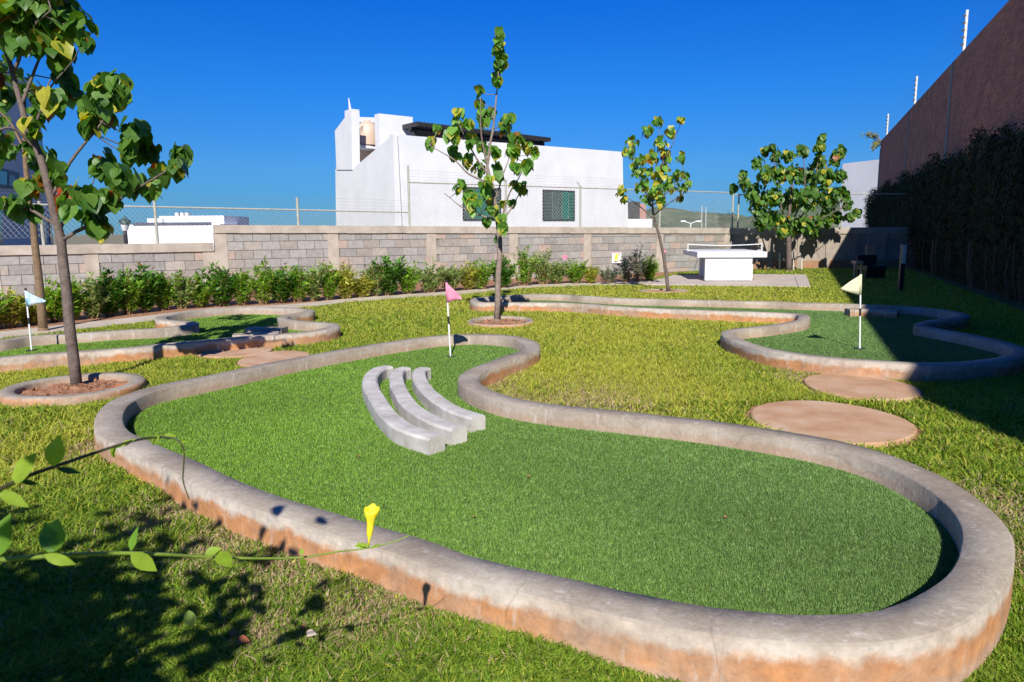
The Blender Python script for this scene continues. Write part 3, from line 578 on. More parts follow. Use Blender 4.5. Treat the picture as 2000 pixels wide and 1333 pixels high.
crown_tree('broad_tree', 22.3, [(1540,530),(1541,495),(1540,460),(1542,420),(1550,340)], .09,
    [[(1540,462),(1500,430),(1455,365)],[(1540,455),(1520,380),(1510,295)],[(1541,450),(1580,400),(1602,285)],[(1541,458),(1600,430),(1655,400)],[(1541,445),(1570,380),(1570,300)]],
    c4, .175, 'bushy dark green tree with a wide crown against the shaded back wall', yellow=.09, red=.01, depth=.9, seed=10, dens=10.5, dark=.1, group=None)
for i, (x, y0, y1) in enumerate([(1523, 527, 494), (1550, 526, 492), (1566, 524, 497)]):
    pb = at(x, y0, 22.9); b = MB(); b.tube([Vector((pb.x, pb.y, 0)), at(x, y1, 22.9)], .022, 6); o = b.build('stake', M['cream'])
    tag(o, ['white stake just left of the bushy tree trunk', 'white stake just right of the bushy tree trunk', 'outer white stake nearest the shaded wall'][i], 'stake', 'white stakes around the bushy tree')
# ---------------------------------------------------------------- shrubs
def bush(x, yb, yt, hw, kind, label):
    random.seed(int(x*7+yb)); g = gp(x, yb, 0); g = g+Vector((-.25*WD.y, .25*WD.x, 0)); s = FPX/g.y
    H = max(.35, (yb-yt)/s*1.12); R = hw/s*1.3; e = empty('shrub', g, label, 'shrub', 'shrubs planted in the bed along the block wall')
    mb = MB(); lb = MB(); ns = 34 if kind != 2 else 20
    pal = {0: ((.12, .28, .02), (.36, .56, .06)), 1: ((.26, .32, .04), (.60, .58, .10)), 2: ((.14, .20, .12), (.30, .35, .22)), 3: ((.05, .16, .02), (.17, .35, .05)), 4: ((.16, .27, .06), (.42, .52, .18))}[kind]
    stems = []
    for i in range(ns):
        a = random.uniform(0, 6.28); sp = random.random()**.7; hh = H*random.uniform(.5, 1.0)*(1-.25*sp)
        p0 = g+Vector((math.cos(a)*R*.22*sp, math.sin(a)*R*.22*sp, 0)); p2 = g+Vector((math.cos(a)*R*sp, math.sin(a)*R*.75*sp, hh)); p1 = p0.lerp(p2, .5)+Vector((-math.cos(a)*R*.1, 0, .04))
        mb.tube([p0, p1, p2], [.009, .006, .003], 5, False); stems.append((p0, p1, p2))
        nl = int(52 if kind != 2 else 34)
        for j in range(nl):
            t = random.uniform(.12, 1.0); q = p0.lerp(p1, t*2) if t < .5 else p1.lerp(p2, t*2-1)
            an = random.uniform(0, 6.28); d = Vector((math.cos(an), math.sin(an), random.uniform(-.1, 1.1))); d.normalize()
            Ls = random.uniform(.06, .12)*(1.0 if kind != 3 else 1.4); wd = Ls*.32
            sd_ = d.cross(Vector((random.gauss(0, .4), random.gauss(0, .4), 1))).normalized()*wd/2
            u = random.random(); c = tuple(pal[0][k]*(1-u)+pal[1][k]*u for k in range(3))
            if random.random() < .05: c = (.40, .26, .10)
            q = q+Vector((random.gauss(0, .02), random.gauss(0, .02), random.gauss(0, .02)))
            lb.add([q, q+d*Ls*.45+sd_, q+d*Ls, q+d*Ls*.45-sd_], [(0, 1, 2, 3)], c)
    mb.build('stems', M['twig'], e); lb.build('foliage', M['bush'], e)
    return e
BU = [(-40,652,560,45,0,'at the far left edge of the bed'),(14,646,562,40,1,'left of the blue flag, yellowish with dry tips'),(58,640,588,26,1,'low and yellow directly behind the blue flag'),
(103,634,548,28,0,'between the brown trunk and the near trunk'),(142,630,545,30,0,'just right of the near left trunk'),(182,626,543,30,4,'below the concrete column of the low wall'),
(215,622,538,28,3,'dark green, right of the low wall column'),(252,618,533,30,0,'standing left of the tallest bush of the low wall'),(285,614,525,28,3,'tallest of those before the low wall'),
(322,610,532,30,0,'under the right part of the low wall'),(358,607,535,30,4,'with pale twigs left of the wall step'),(395,604,540,30,0,'hiding the foot of the wall step'),
(438,601,522,32,3,'with a dark spiky head by the wall step column'),(480,599,532,28,0,'low one right of the wall step'),(520,597,511,28,0,'bright upright one left of the white house corner'),
(556,595,525,24,3,'shadowy one below the left end of the white house'),(588,593,516,28,0,'bushy one left of the first tall wall column'),(622,591,522,26,4,'greyish one in front of the first tall wall column'),
(650,589,514,24,0,'light one right of the first tall wall column'),(682,587,517,24,1,'orange-tinged one with yellow leaves in mid bed'),(712,584,540,22,1,'lowest yellow-leaved one left of the dark spiky plant'),
(742,582,515,26,4,'grey-green one left of the dark spiky plant'),(768,580,500,30,3,'tall dark spiky one behind the pink flag, left'),(805,577,515,28,0,'bright one left of the pink flag'),
(848,574,512,30,4,'behind the pink flag'),(888,571,522,26,4,'right of the pink flag'),(925,569,515,22,1,'thin one with an orange leaf near the middle tree'),(952,568,508,22,0,'just left of the middle tree trunk'),
(990,565,506,22,3,'dark one just right of the middle tree trunk'),(1035,561,487,32,0,'tall airy one right of the middle tree'),(1072,558,492,28,4,'wide airy one left of the pink blossom'),
(1098,557,512,24,4,'under the pink blossom'),(1135,556,508,24,0,'between the pink blossom and the sign'),(1165,556,520,16,1,'small one left of the sign'),(1203,555,520,18,2,'dull one below the sign'),
(1233,554,495,22,2,'grey olive one right of the sign'),(1257,553,480,26,2,'tallest grey olive one near the small right tree'),(1280,551,500,16,0,'last one beside the leaning trunk')]
kn = {0: 'bright green leafy shrub', 1: 'yellow-green shrub', 2: 'grey-green narrow-leaved shrub', 3: 'deep green shrub', 4: 'pale green twiggy shrub'}
for x, yb, yt, hw, k, l in BU: bush(x, yb, yt, hw, k, kn[k]+' '+l)
# pink blossoms
def blossom(x, y, Yd, r, label):
    c = at(x, y, Yd); b = MB()
    for i in range(14):
        d = Vector((random.gauss(0, 1), random.gauss(0, 1), random.gauss(0, 1))).normalized(); leaf(b, c, d, Vector((0, -1, .5)), r, (1, 1, 1), .2, .2)
    tag(b.build('blossom', M['pinkflower']), label, 'flower')
blossom(1103, 503, gp(1098, 557).y+.2, .07, 'pink blossom on top of an airy shrub right of the middle tree')
blossom(1297, 491, gp(1280, 551).y, .05, 'small pink blossom beside the leaning tree trunk')
# ---------------------------------------------------------------- block walls
def blockwall(name, label, px0, px1, ztop0, ztop1, capb, cols, extra=0.0, seed=4, th=.15):
    """wall on the plane of the block wall between two picture columns; ztop heights above ground"""
    random.seed(seed); A = wallpt(px0, 500); B = wallpt(px1, 500); A.z = B.z = 0; L = (B-A).length; d = (B-A)/L; nrm = Vector((-d.y, d.x, 0)); rz = math.atan2(d.y, d.x)
    e = empty(name, A, label, 'wall'); cb = capb
    colx = [((wallpt(c, 500)-A).dot(d)) for c in cols]; cw = .26
    mb = MB(); mb.box(A+d*L/2+nrm*(th/2+.012)+Vector((0, 0, (ztop0-cb)/2-.05)), (L, th-.02, ztop0-cb+.08), rz); mb.build('mortar_core', M['mortar'], e)
    mb = MB(); nrow = int((ztop0-cb)/.2)+1
    for r in range(nrow):
        z1 = ztop0-cb-.2*r; z0 = max(z1-.19, .0)
        if z1-z0 < .03: continue
        x = -(.2 if r % 2 else 0)
        while x < L:
            a = max(x+.005, 0); b2 = min(x+.395, L); x += .4
            for cx in colx:                                        # cut at columns
                if a < cx+cw/2 and b2 > cx-cw/2:
                    if a < cx-cw/2: b2 = cx-cw/2
                    elif b2 > cx+cw/2: a = cx+cw/2
                    else: a = b2 = 0
            if b2-a < .04: continue
            v = random.uniform(.27, .36); short = b2-a < .3
            c = (v*1.0, v*.95, v*.89)
            if (short and random.random() < .5) or random.random() < .03: c = (.42, .325, .27)
            elif random.random() < .25: c = (v*1.12, v*1.0, v*.88)
            mb.box(A+d*(a+b2)/2+nrm*(th/2+random.uniform(-.002, .002))+Vector((0, 0, (z0+z1)/2)), (b2-a, th, z1-z0), rz, c)
    mb.build('blocks', M['block'], e)
    for cx in colx:
        mb = MB(); mb.box(A+d*cx+nrm*(th/2-.006)+Vector((0, 0, (ztop0-cb)/2)), (cw, th+.012, ztop0-cb), rz); mb.build('column', M['cap'], e)
    mb = MB(); n = int(L/.5)+1
    for i in range(n):
        p = A+d*(L*(i+.5)/n); dz = noise.noise(Vector((i*.7, seed, 0)))*.008
        mb.box(p+nrm*(th/2-.012)+Vector((0, 0, ztop0+(ztop1-ztop0)*(i+.5)/n-cb/2+dz)), (L/n+.0, th+.05+dz*.5, cb), rz)
    o = mb.build('cap_beam', M['cap'], e)
    return e
def zat(px, py): return wallpt(px, py).z
blockwall('low_block_wall', 'low grey cement block wall with a concrete cap at far left', -330, 418, zat(200, 477.5), zat(200, 477.5), zat(200, 477.5)-zat(200, 495.5), [-200, -20+0, 178, 409], seed=4)
blockwall('block_wall', 'higher grey block wall with concrete columns behind the shrubs', 422, 1432, zat(500, 439.5), zat(1400, 446), zat(500, 439.5)-zat(500, 455), [433, 652, 843, 1003, 1147, 1288, 1420], seed=6)
# plain back wall after the corner
CW0 = wallpt(1432, 500); CW0.z = 0; CW1 = Vector((15.5, 23.9, 0)); dd = (CW1-CW0).normalized(); L = (CW1-CW0).length; nn = Vector((-dd.y, dd.x, 0))
zt = at(1500, 446, 23.5).z; e = empty('back_wall', CW0, 'brown-grey concrete panel wall behind the bushy tree, half in shade', 'wall')
M['panel'] = simple('rough_panel', [(.3, (.25, .205, .165)), (.55, (.34, .29, .24)), (.75, (.41, .36, .30))], 2.5, .95, .6, 30, .02)
M['redearth'] = simple('red_stain', [(.3, (.34, .15, .07)), (.7, (.30, .2, .13))], 3, .95, .4, 30)
b = MB(); b.box(CW0+dd*L/2+nn*.1+Vector((0, 0, zt/2-.1)), (L, .16, zt-.16), math.atan2(dd.y, dd.x)); b.build('panel', M['panel'], e)
b = MB(); b.box(CW0+dd*L/2+nn*.09+Vector((0, 0, zt-.1)), (L, .22, .2), math.atan2(dd.y, dd.x)); b.build('cap_beam', M['cap'], e)
x = .3
while x < L:
    b = MB(); b.box(CW0+dd*x+nn*.0+Vector((0, 0, zt/2-.1)), (.14, .05, zt-.2), math.atan2(dd.y, dd.x)); b.build('pilaster', M['panel'], e); x += .95
b = MB(); b.box(CW0+dd*L/2+nn*.0+Vector((0, 0, .13)), (L, .03, .26), math.atan2(dd.y, dd.x)); b.build('stained_footing', M['redearth'], e)
# sign on the wall
s0 = wallpt(1194, 493); s1 = wallpt(1212, 514); wn = Vector((WD.y, -WD.x, 0)); ce = (s0+s1)/2+wn*.03
e = empty('wall_sign', Vector((ce.x, ce.y, ce.z)), 'small white sign with a yellow shape and pink top on the block wall', 'sign'); rz = math.atan2(WD.y, WD.x); wd = abs((s1-s0).dot(WD)); hh = s0.z-s1.z
def sb(nm, u, v, a, h2, m, o): b = MB(); b.box(ce+WD*u+wn*o+Vector((0, 0, v)), (a, .008, h2), rz); return b.build(nm, m, e)
sb('board', 0, 0, wd, hh, M['cloth_white'], 0); sb('top_band', 0, hh*.46, wd*.96, hh*.07, M['signpink'], .008)
b = MB(); b.prism([ce+WD*(wd*u)+wn*.006+Vector((0, 0, hh*v)) for u, v in ((-.2, -.28), (-.05, -.3), (.02, -.05), (.1, -.3), (.22, -.26), (.12, .05), (.2, .33), (-.12, .34), (-.22, .1))], wn*.004); b.build('yellow_shape', M['signyel'], e)
sb('dark_bar', -.02, -hh*.34, wd*.4, hh*.05, M['solar'], .008); sb('small_mark', wd*.28, hh*.28, wd*.14, hh*.07, M['solar'], .008)
# ---------------------------------------------------------------- chain link fences on the wall
def fence(name, label, px0, px1, ybot, yrail, posts, arms=(), tallx=None):
    off = Vector((-WD.y, WD.x, 0))*.10
    def fp(px, py): return wallpt(px, py)+off
    g = fp(px0, ybot(px0)); e = empty(name, Vector((g.x, g.y, 0)), label, 'fence')
    A = fp(px0, ybot(px0)); B = fp(px1, ybot(px1)); At = fp(px0, yrail(px0)); Bt = fp(px1, yrail(px1))
    L = (Vector((B.x-A.x, B.y-A.y, 0))).length
    b = MB(); b.tube([At, Bt], .02, 6); b.build('top_rail', M['fencepost'], e)
    b = MB(); step = .095; H0 = At.z-A.z; H1 = Bt.z-B.z
    def q(s, v): t = s/L; lo_ = A.lerp(B, t); hi = At.lerp(Bt, t); return lo_.lerp(hi, v)
    s = -1.2
    while s < L:
        for sg in (1, -1):
            h = (H0+H1)/2; s0 = s if sg > 0 else s+h; s1 = s+h if sg > 0 else s; v0, v1 = 0.0, 1.0
            # clip to [0,L]
            def cl(sv): return min(max(sv, 0), L)
            if (s0 < 0 and s1 < 0) or (s0 > L and s1 > L): continue
            if s0 != s1:
                t0 = (cl(s0)-s0)/(s1-s0); t1 = (cl(s1)-s0)/(s1-s0); v0, v1 = t0, t1; s0, s1 = cl(s0), cl(s1)
            b.tube([q(s0, v0), q(s1, v1)], .0024, 3, False)
        s += step
    tag(b.build('wire_mesh', M['galv'], e), kind='stuff')
    for k in range(4):
        b = MB(); z = Vector((0, 0, .07+.075*k)); n = 8; pts = [At.lerp(Bt, i/n)+z-Vector((0, 0, .012*math.sin(math.pi*((i*2.3) % 1)))) for i in range(n+1)]; b.tube(pts, .002, 3, False); b.build('barbed_wire', M['galv'], e)
    for (x, yt_) in posts:
        pb = fp(x, ybot(x)+3); tp = Vector((pb.x, pb.y, fp(x, yt_).z)); b = MB(); b.tube([pb, tp], .03, 8); b.tube([tp, tp+Vector((0, 0, .02))], .034, 8)
        if x in arms: b.tube([tp, tp+Vector((-.1, 0, .13))], .018, 6)
        b.build('post', M['fencepost'], e)
    return e
fence('chain_link_fence', 'low chain-link fence with barbed strands on the low wall and left of the white house', -300, 800, lambda x: 478 if x < 419 else 440, lambda x: 398+(x)*.021, [(-120, 385), (85, 395), (309, 392), (585, 388)])
fence('chain_link_fence', 'higher chain-link fence running past the white house windows to the bushy tree', 801, 1434, lambda x: 441+(x-801)*.008, lambda x: 356+(x-801)*.0325, [(803, 325), (992, 352), (1137, 364), (1292, 372), (1434, 378)], arms=(1137,))
e = empty('chain_link_fence', CW0, 'chain-link fence section above the back wall behind the bushy tree', 'fence')
pa, pb2 = CW0+nn*.1, CW1+nn*.1; zr = at(1500, 380, 23.6).z
b = MB(); b.tube([Vector((pa.x, pa.y, zr)), Vector((pb2.x, pb2.y, zr))], .02, 6); b.build('top_rail', M['fencepost'], e)
for px in (1441, 1642):
    q_ = at(px, 440, 23.7); b = MB(); b.tube([Vector((q_.x, q_.y, zt)), Vector((q_.x, q_.y, zr+.03))], .028, 8); b.build('post', M['fencepost'], e)
# ---------------------------------------------------------------- brick wall at right
WH = 5.9; SC = 4.6/4.0
b0 = Vector((8.9*SC, 13.43*SC, 0)); b1 = Vector((13.63*SC, 25.18*SC, 0)); bd = (b1-b0).normalized()
def bw(s): return b0+bd*s
bn = Vector((-bd.y, bd.x, 0))             # toward the garden
start = b0-bd*19.5; rz = math.atan2(bd.y, bd.x)
# far end from picture: x=1717 at top
t_end = 27.8-0; endp = None
for k in range(400):
    q_ = b0+bd*(k*.1); zc = (q_-Vector((0, 0, HC))).dot(CF); xx = 1000+FPX*(Vector((q_.x, q_.y, WH-HC)).dot(R_))/Vector((q_.x, q_.y, WH-HC)).dot(CF)
    if xx < 1721: endp = q_; break
endp = endp or b0+bd*26
Lb = (endp-start).length
e = empty('brick_wall', start, 'tall red brick wall in shade along the right side', 'wall')
e.rotation_euler.z = rz
def wbox(nm, s, n_, z, dims, m):
    b = MB(); b.box((s, n_, z), dims); o = b.build(nm, m); o.parent = e; o.location = (0, 0, 0); return o
wbox('wall_face', Lb/2, -.1, WH/2, (Lb, .2, WH), M['brick'])
for (px, py) in ((1861, 130), (1776, 216)):
    for k in range(600):
        q_ = start+bd*(k*.1); v = Vector((q_.x, q_.y, WH-.1-HC)); zc = v.dot(CF)
        if zc > .1 and 1000+FPX*v.dot(R_)/zc < px: break
    wbox('pilaster', k*.1, .0, WH/2-.02, (.32, .03, WH-.04), M['mortar'])
wbox('end_pilaster', Lb-.15, .0, WH/2-.2, (.5, .04, WH-.4), M['mortar'])
# electric fence posts on top
ef = empty('electric_fence', start, 'row of pale posts with wires on top of the brick wall', 'fence'); ef.rotation_euler.z = rz
ss = []
for px, py in ((2075, -60), (1878, 104), (1784, 207), (1730, 262)):
    for k in range(900):
        q_ = start+bd*(k*.05); v = Vector((q_.x, q_.y, WH-HC)); zc = v.dot(CF)
        if zc > .1 and 1000+FPX*v.dot(R_)/zc < px: break
    s_ = k*.05; ss.append(s_)
    b = MB(); b.box((s_, -.05, WH+.53), (.06, .06, 1.06)); o = b.build('post', M['cream']); o.parent = ef; o.location = (0, 0, 0)
    for j in range(5): b = MB(); b.box((s_-.01, .0, WH+.2+.18*j), (.045, .07, .05)); o2 = b.build('insulator', M['dark']); o2.parent = o; o2.location = (0, 0, 0)
for j in range(5):
    b = MB(); b.tube([(ss[0], .03, WH+.2+.18*j), (ss[-1], .03, WH+.2+.18*j)], .0025, 3, False); o = b.build('wire', M['galv']); o.parent = ef; o.location = (0, 0, 0)
# climbing hedge
he = empty('climbing_hedge', start, 'dark climbing hedge covering the lower brick wall', 'hedge'); he.rotation_euler.z = rz
Lh = Lb
def htop(s):                                  # hedge height along the wall
    return 3.05+.16*math.sin(s*1.1)+.12*math.sin(s*2.7+1)+.25*noise.noise(Vector((s*.8, 3, 0)))
b = MB(); n = 160; rows = 10; vs = []
for i in range(n+1):
    s = Lh*i/n; ht = htop(s)-.15
    for j in range(rows+1):
        v = j/rows; th = .10+.30*math.sin(min(1, v*1.15)*math.pi*.5)*(1-.75*max(0, v-.8)/.2)+.10*noise.noise(Vector((s*1.6, v*5, 1)))
        vs.append((s, th, ht*v))
b.add(vs, [(i*(rows+1)+j, (i+1)*(rows+1)+j, (i+1)*(rows+1)+j+1, i*(rows+1)+j+1) for i in range(n) for j in range(rows)])
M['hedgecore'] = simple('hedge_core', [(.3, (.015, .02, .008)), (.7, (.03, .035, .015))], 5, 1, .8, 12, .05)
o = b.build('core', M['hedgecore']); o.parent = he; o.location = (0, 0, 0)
nl = 90000; s = rng.uniform(0, Lh, nl); 
ht = 3.05+.16*np.sin(s*1.1)+.12*np.sin(s*2.7+1)+rng.normal(0, .05, nl); v = rng.beta(1.5, 1.0, nl); zz = ht*v
th = .13+.33*np.sin(np.minimum(1, v*1.15)*np.pi*.5)+rng.normal(0, .07, nl)+.08*np.sin(s*5+zz*3)
ang = rng.uniform(0, 2*np.pi, nl); Ls = rng.uniform(.06, .13, nl); ct = np.stack([s, th, zz], 1)
dv = np.stack([np.cos(ang)*.7, rng.uniform(.0, .45, nl), np.sin(ang)*.7-.35], 1)*Ls[:, None]; sv = np.stack([-np.sin(ang), np.zeros(nl), np.cos(ang)], 1)*(Ls*.28)[:, None]
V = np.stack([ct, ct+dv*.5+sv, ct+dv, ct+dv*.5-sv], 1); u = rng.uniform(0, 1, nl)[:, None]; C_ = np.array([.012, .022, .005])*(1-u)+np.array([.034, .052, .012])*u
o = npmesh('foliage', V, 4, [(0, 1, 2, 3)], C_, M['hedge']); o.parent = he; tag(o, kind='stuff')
b = MB(); random.seed(3)
for i in range(110):
    s_ = random.uniform(0, Lh); b.tube([(s_, .36, 0), (s_+random.gauss(0, .04), .44, .5), (s_+random.gauss(0, .08), .42, 1.0)], .008, 5, False)
o = b.build('stems', M['barkb']); o.parent = he; tag(o, kind='stuff'); o.location = (0, 0, 0)
# dry branch poking over the far end of the brick wall
random.seed(12); c0 = endp+Vector((0, 0, WH)); lb = MB()
e = empty('overhanging_branch', c0, 'thin dry branch poking out over the far end of the brick wall', 'branch'); b = MB()
Yb = endp.y
for tx, ty in ((1688, 265), (1702, 262), (1712, 285), (1706, 290), (1700, 268)):
    p1 = at(tx, ty, Yb); p0 = at(1724, 280, Yb); b.tube([p0, p0.lerp(p1, .5)+Vector((0, 0, .15)), p1], [.02, .012, .005], 4, False)
    for k in range(36):
        t = random.uniform(.3, 1); q_ = p0.lerp(p1, t)+Vector((random.gauss(0, .1), random.gauss(0, .1), .15*math.sin(t*3.14)+random.gauss(0, .06))); d = (p1-p0).normalized()*.22+Vector((0, 0, random.uniform(-.12, .1))); sd_ = Vector((0, .03, .03))
        lb.add([q_, q_+d*.5+sd_, q_+d, q_+d*.5-sd_], [(0, 1, 2, 3)], random.choice([(.25, .25, .08), (.35, .28, .12), (.12, .18, .05)]))
b.build('twigs', M['twig'], e); lb.build('leaves', M['bush'], e)
# ---------------------------------------------------------------- ping-pong table
T0 = gp(1373, 549, .035); T1 = gp(1473, 551, .035); td = (T1-T0); td.z = 0; td.y *= .25; td.normalize(); tn = Vector((-td.y, td.x, 0)); rz = math.atan2(td.y, td.x)
e = empty('ping_pong_table', T0, 'white concrete ping-pong table on the pale slab', 'table')
wF = (T1.x-T0.x)/td.x; s_t = FPX/T0.y
tl = at(1358, 490, T0.y); tr_ = at(1489, 490, T0.y); topw = (tr_.x-tl.x); zt1 = at(1420, 492.5, T0.y-.25).z; zt0 = at(1420, 503.5, T0.y-.25).z
cx = (tl.x+tr_.x)/2; cT = Vector((cx, T0.y-.28, 0))
b = MB(); dl = 2.74
b.box(cT+tn*dl/2+Vector((0, 0, (zt1+zt0)/2)), (topw*1.0, dl, zt1-zt0), rz); o = b.build('table_top', M['white'], e); bv = o.modifiers.new('b', 'BEVEL'); bv.width = .012; bv.segments = 2
b = MB(); b.box((T0+T1)/2+tn*.11+Vector((0, 0, zt0/2-.02+.02)), (wF, .16, zt0-.04), rz); b.build('leg_block', M['white'], e)
b = MB(); b.box((T0+T1)/2+tn*1.75+Vector((.12, 0, zt0/2)), (wF, .16, zt0-.04), rz); b.build('leg_block', M['white'], e)
b = MB(); b.box((T0+T1)/2+tn*.95+Vector((.14, 0, zt0/2)), (wF*.86, 1.5, zt0-.05), rz); b.build('plinth', M['white'], e)
nt_ = empty('table_net', cT+tn*dl/2+Vector((0, 0, zt1)), 'sagging white-topped net stretched across the white table', 'net')
nc = cT+tn*dl*.5; b = MB(); x0 = -topw/2-.05; x1 = topw/2+.18
pts = [nc+td*(x0+(x1-x0)*i/12)+Vector((0, 0, zt1+.16-.03*math.sin(math.pi*i/12))) for i in range(13)]; b.tube(pts, .011, 6); b.build('net_band', M['cloth_white'], nt_)
b = MB()
for i in range(90):
    t = i/89; p = nc+td*(x0+(x1-x0)*t); b.tube([p+Vector((0, 0, zt1+.01)), p+Vector((0, 0, zt1+.155-.03*math.sin(math.pi*t)))], .0022, 3, False)
for j in range(8): b.tube([nc+td*x0+Vector((0, 0, zt1+.015+j*.019)), nc+td*x1+Vector((0, 0, zt1+.015+j*.019))], .0022, 3, False)
b.build('net_mesh', M['black'], nt_)
for xx in (x0, x1): b = MB(); b.tube([nc+td*xx+Vector((0, 0, zt1-.02)), nc+td*xx+Vector((0, 0, zt1+.18))], .014, 6); b.tube([nc+td*xx+Vector((0, 0, zt1-.0)), nc+td*(xx*.88)+Vector((0, 0, zt1-.0))], .012, 6); b.build('net_post', M['cloth_white'], nt_)
b = MB(); pL = at(1363, 503, T0.y+.4); b.tube([pL, at(1356, 528, T0.y+.4)], .01, 5); tag(b.build('hanging_rope', M['cloth_white']), 'thin white cord hanging at the left end of the white table', 'cord')
# ---------------------------------------------------------------- things in the shade
g = gp(1709, 545, 0); e = empty('slatted_chair', g, 'dark chair with a pale headboard in the shade by the hedge', 'chair'); s_ = FPX/g.y; k = 1/s_
b = MB(); b.box(g+Vector((0, .25, .28)), (38*k, .6, .12)); b.build('seat', M['black'], e)
for sx in (-1, 1):
    for sy in (0, 1): b = MB(); b.box(g+Vector((sx*17*k, .02+.45*sy, .16)), (.05, .05, .32)); b.build('leg', M['black'], e)
for i in range(4): b = MB(); b.tube([g+Vector((6*k+i*4*k, .5, .3)), g+Vector((5*k+i*4.4*k, .62, (545-498)*k))], .012, 5); b.build('back_slat', M['wood'], e)
b = MB(); b.box(g+Vector((11*k, .63, (545-490)*k)), (18*k, .03, 17*k)); b.build('headboard', M['wood'], e)
b = MB(); b.box(g+Vector((0, .05, .14)), (36*k, .04, .24)); b.build('front_panel', M['black'], e)
b = MB(); b.box(g+Vector((0, .5, .45)), (38*k, .04, .3)); b.build('back_panel', M['black'], e)
g = gp(1676, 547, 0); k = g.y/FPX; e = empty('wooden_stool', g, 'small wooden frame stool right behind the pale yellow flag', 'stool')
b = MB(); b.box(g+Vector((0, .1, (547-513)*k)), (15*k, .25, 5*k)); b.build('seat', M['wood'], e)
for sx in (-1, 1): b = MB(); b.box(g+Vector((sx*6.5*k, .05, (547-514)*k/2)), (2*k, .04, (547-517)*k)); b.build('leg', M['wood'], e)
g = gp(1758, 570, 0); k = g.y/FPX; e = empty('marker_post', g, 'dark post with a narrow pale green panel in the shade', 'post')
b = MB(); b.box(g+Vector((0, 0, (570-478)*k/2)), (.09, .07, (570-478)*k)); b.build('post', M['dark'], e)
b = MB(); b.box(g+Vector((.0, -.045, (570-497)*k)), (7*k, .02, 36*k)); b.build('panel', simple('pale_green_panel', [(.3, (.45, .5, .38)), (.7, (.6, .62, .5))], 8, .6, 0), e)
# ---------------------------------------------------------------- white house
class VP:                                                     # a vertical plane through p with direction d
    def __init__(s, p, d): s.p = Vector((p[0], p[1], 0)); s.d = Vector((d[0], d[1], 0)).normalized(); s.n = Vector((s.d.y, -s.d.x, 0))
    def at(s, px, py, off=0.0):
        q = s.p+s.n*off; r = ray(px, py); t = q.dot(s.n)/(r.dot(s.n)); return Vector((r.x*t, r.y*t, HC+r.z*t))
    def prism(s, mb, pts, off, depth):
        mb.prism([s.at(x, y, off) for x, y in pts], s.n*-depth)
FA = VP((1.8, 27.8), (.774, .633)); corner = FA.at(772, 400); corner.z = 0
SI = VP((corner.x, corner.y), (.633, -.774))
e = empty('white_house', Vector((FA.at(1000, 440).x, FA.at(1000, 440).y, 0)), 'white house with green windows behind the block wall', 'house')
def hb(nm, plane, pts, off, depth, m=None, par=None):
    b = MB(); plane.prism(b, pts, off, depth); o = b.build(nm, m or M['white'], par or e); fix_normals(o); return o
hb('front_wall', FA, [(773, 475), (768, 262), (807, 266), (1216, 297), (1219, 475)], 0, .28)
Rr_ = FA.at(1214, 440); Rr_.z = 0; b = MB(); q0_ = corner-FA.n*.27-SI.n*.27; q1_ = Rr_-FA.n*.27; b.prism([q0_, q1_, q1_-FA.n*4.2, q0_-FA.n*4.2], Vector((0, 0, 3.35))); fix_normals(b.build('body', M['white'], e))
b = MB(); q1_ = Rr_-FA.n*.27; zt2 = FA.at(1214, 298).z; b.prism([q1_, q1_-FA.n*4.2, q1_-FA.n*4.2+Vector((0, 0, zt2)), q1_+Vector((0, 0, zt2))], -FA.d*.2); fix_normals(b.build('end_wall', M['white'], e))
hb('side_annexe', FA, [(1217, 475), (1217, 395), (1226, 396), (1228, 475)], -1.5, 3.0)
hb('stair_parapet', SI, [(772, 475), (768, 263), (690, 329), (655, 331), (657, 475)], 0, .25)
hb('tower_side', SI, [(688, 332), (686, 213), (654, 256), (657, 332)], .03, .3)
o_ = SI.at(687, 300); TF = VP((o_.x, o_.y), (.774, .633))
hb('tower_front', TF, [(688, 328), (686, 213), (693, 214), (697, 226), (699, 318)], .05, .5)
hb('upper_room', FA, [(742, 300), (740, 222), (806, 229), (807, 266), (808, 300)], -1.5, .3)
hb('rear_wall', TF, [(694, 330), (694, 236), (760, 238), (760, 330)], -2.6, .2)
hb('roof_beam', TF, [(697, 229), (738, 230), (738, 240), (697, 239)], -2.0, .3)
hb('tank_shelf', TF, [(697, 283), (736, 286), (736, 291), (697, 288)], -.6, 1.6)
b = MB(); ct = TF.at(719, 285, -.95); kk = ct.y/FPX; zb = ct.z; Rr = 22*kk; prof = [(Rr*.98, 0), (Rr, 12*kk), (Rr*.99, 26*kk), (Rr*.86, 35*kk), (Rr*.5, 42*kk), (Rr*.3, 43*kk), (Rr*.3, 46*kk), (0.01, 47*kk)]
vs = []; nseg = 28
for r_, z_ in prof:
    for j in range(nseg): a = 2*math.pi*j/nseg; vs.append((ct.x+r_*math.cos(a), ct.y+r_*math.sin(a), zb+z_))
b.add(vs, [(i*nseg+j, i*nseg+(j+1) % nseg, (i+1)*nseg+(j+1) % nseg, (i+1)*nseg+j) for i in range(len(prof)-1) for j in range(nseg)])
tk = b.build('water_tank', M['tank'], None, True); tag(tk, 'beige domed water tank on the roof of the white house', 'water tank')
hb('lower_recess', TF, [(697, 292), (734, 292), (734, 318), (697, 330)], -1.3, .2, M['tank'])
b = MB(); b.tube([TF.at(684, 216, -.2), TF.at(681, 192, -.2)], [.05, .015], 6); b.build('mast', M['white'], e)
b = MB()
for xx in (694, 698, 702): b.tube([TF.at(xx, 230, -.3), TF.at(xx-1, 217, -.3)], .012, 5)
b.tube([TF.at(692, 217, -.3), TF.at(702, 219, -.3)], .012, 5); b.build('ladder_top', M['white'], e)
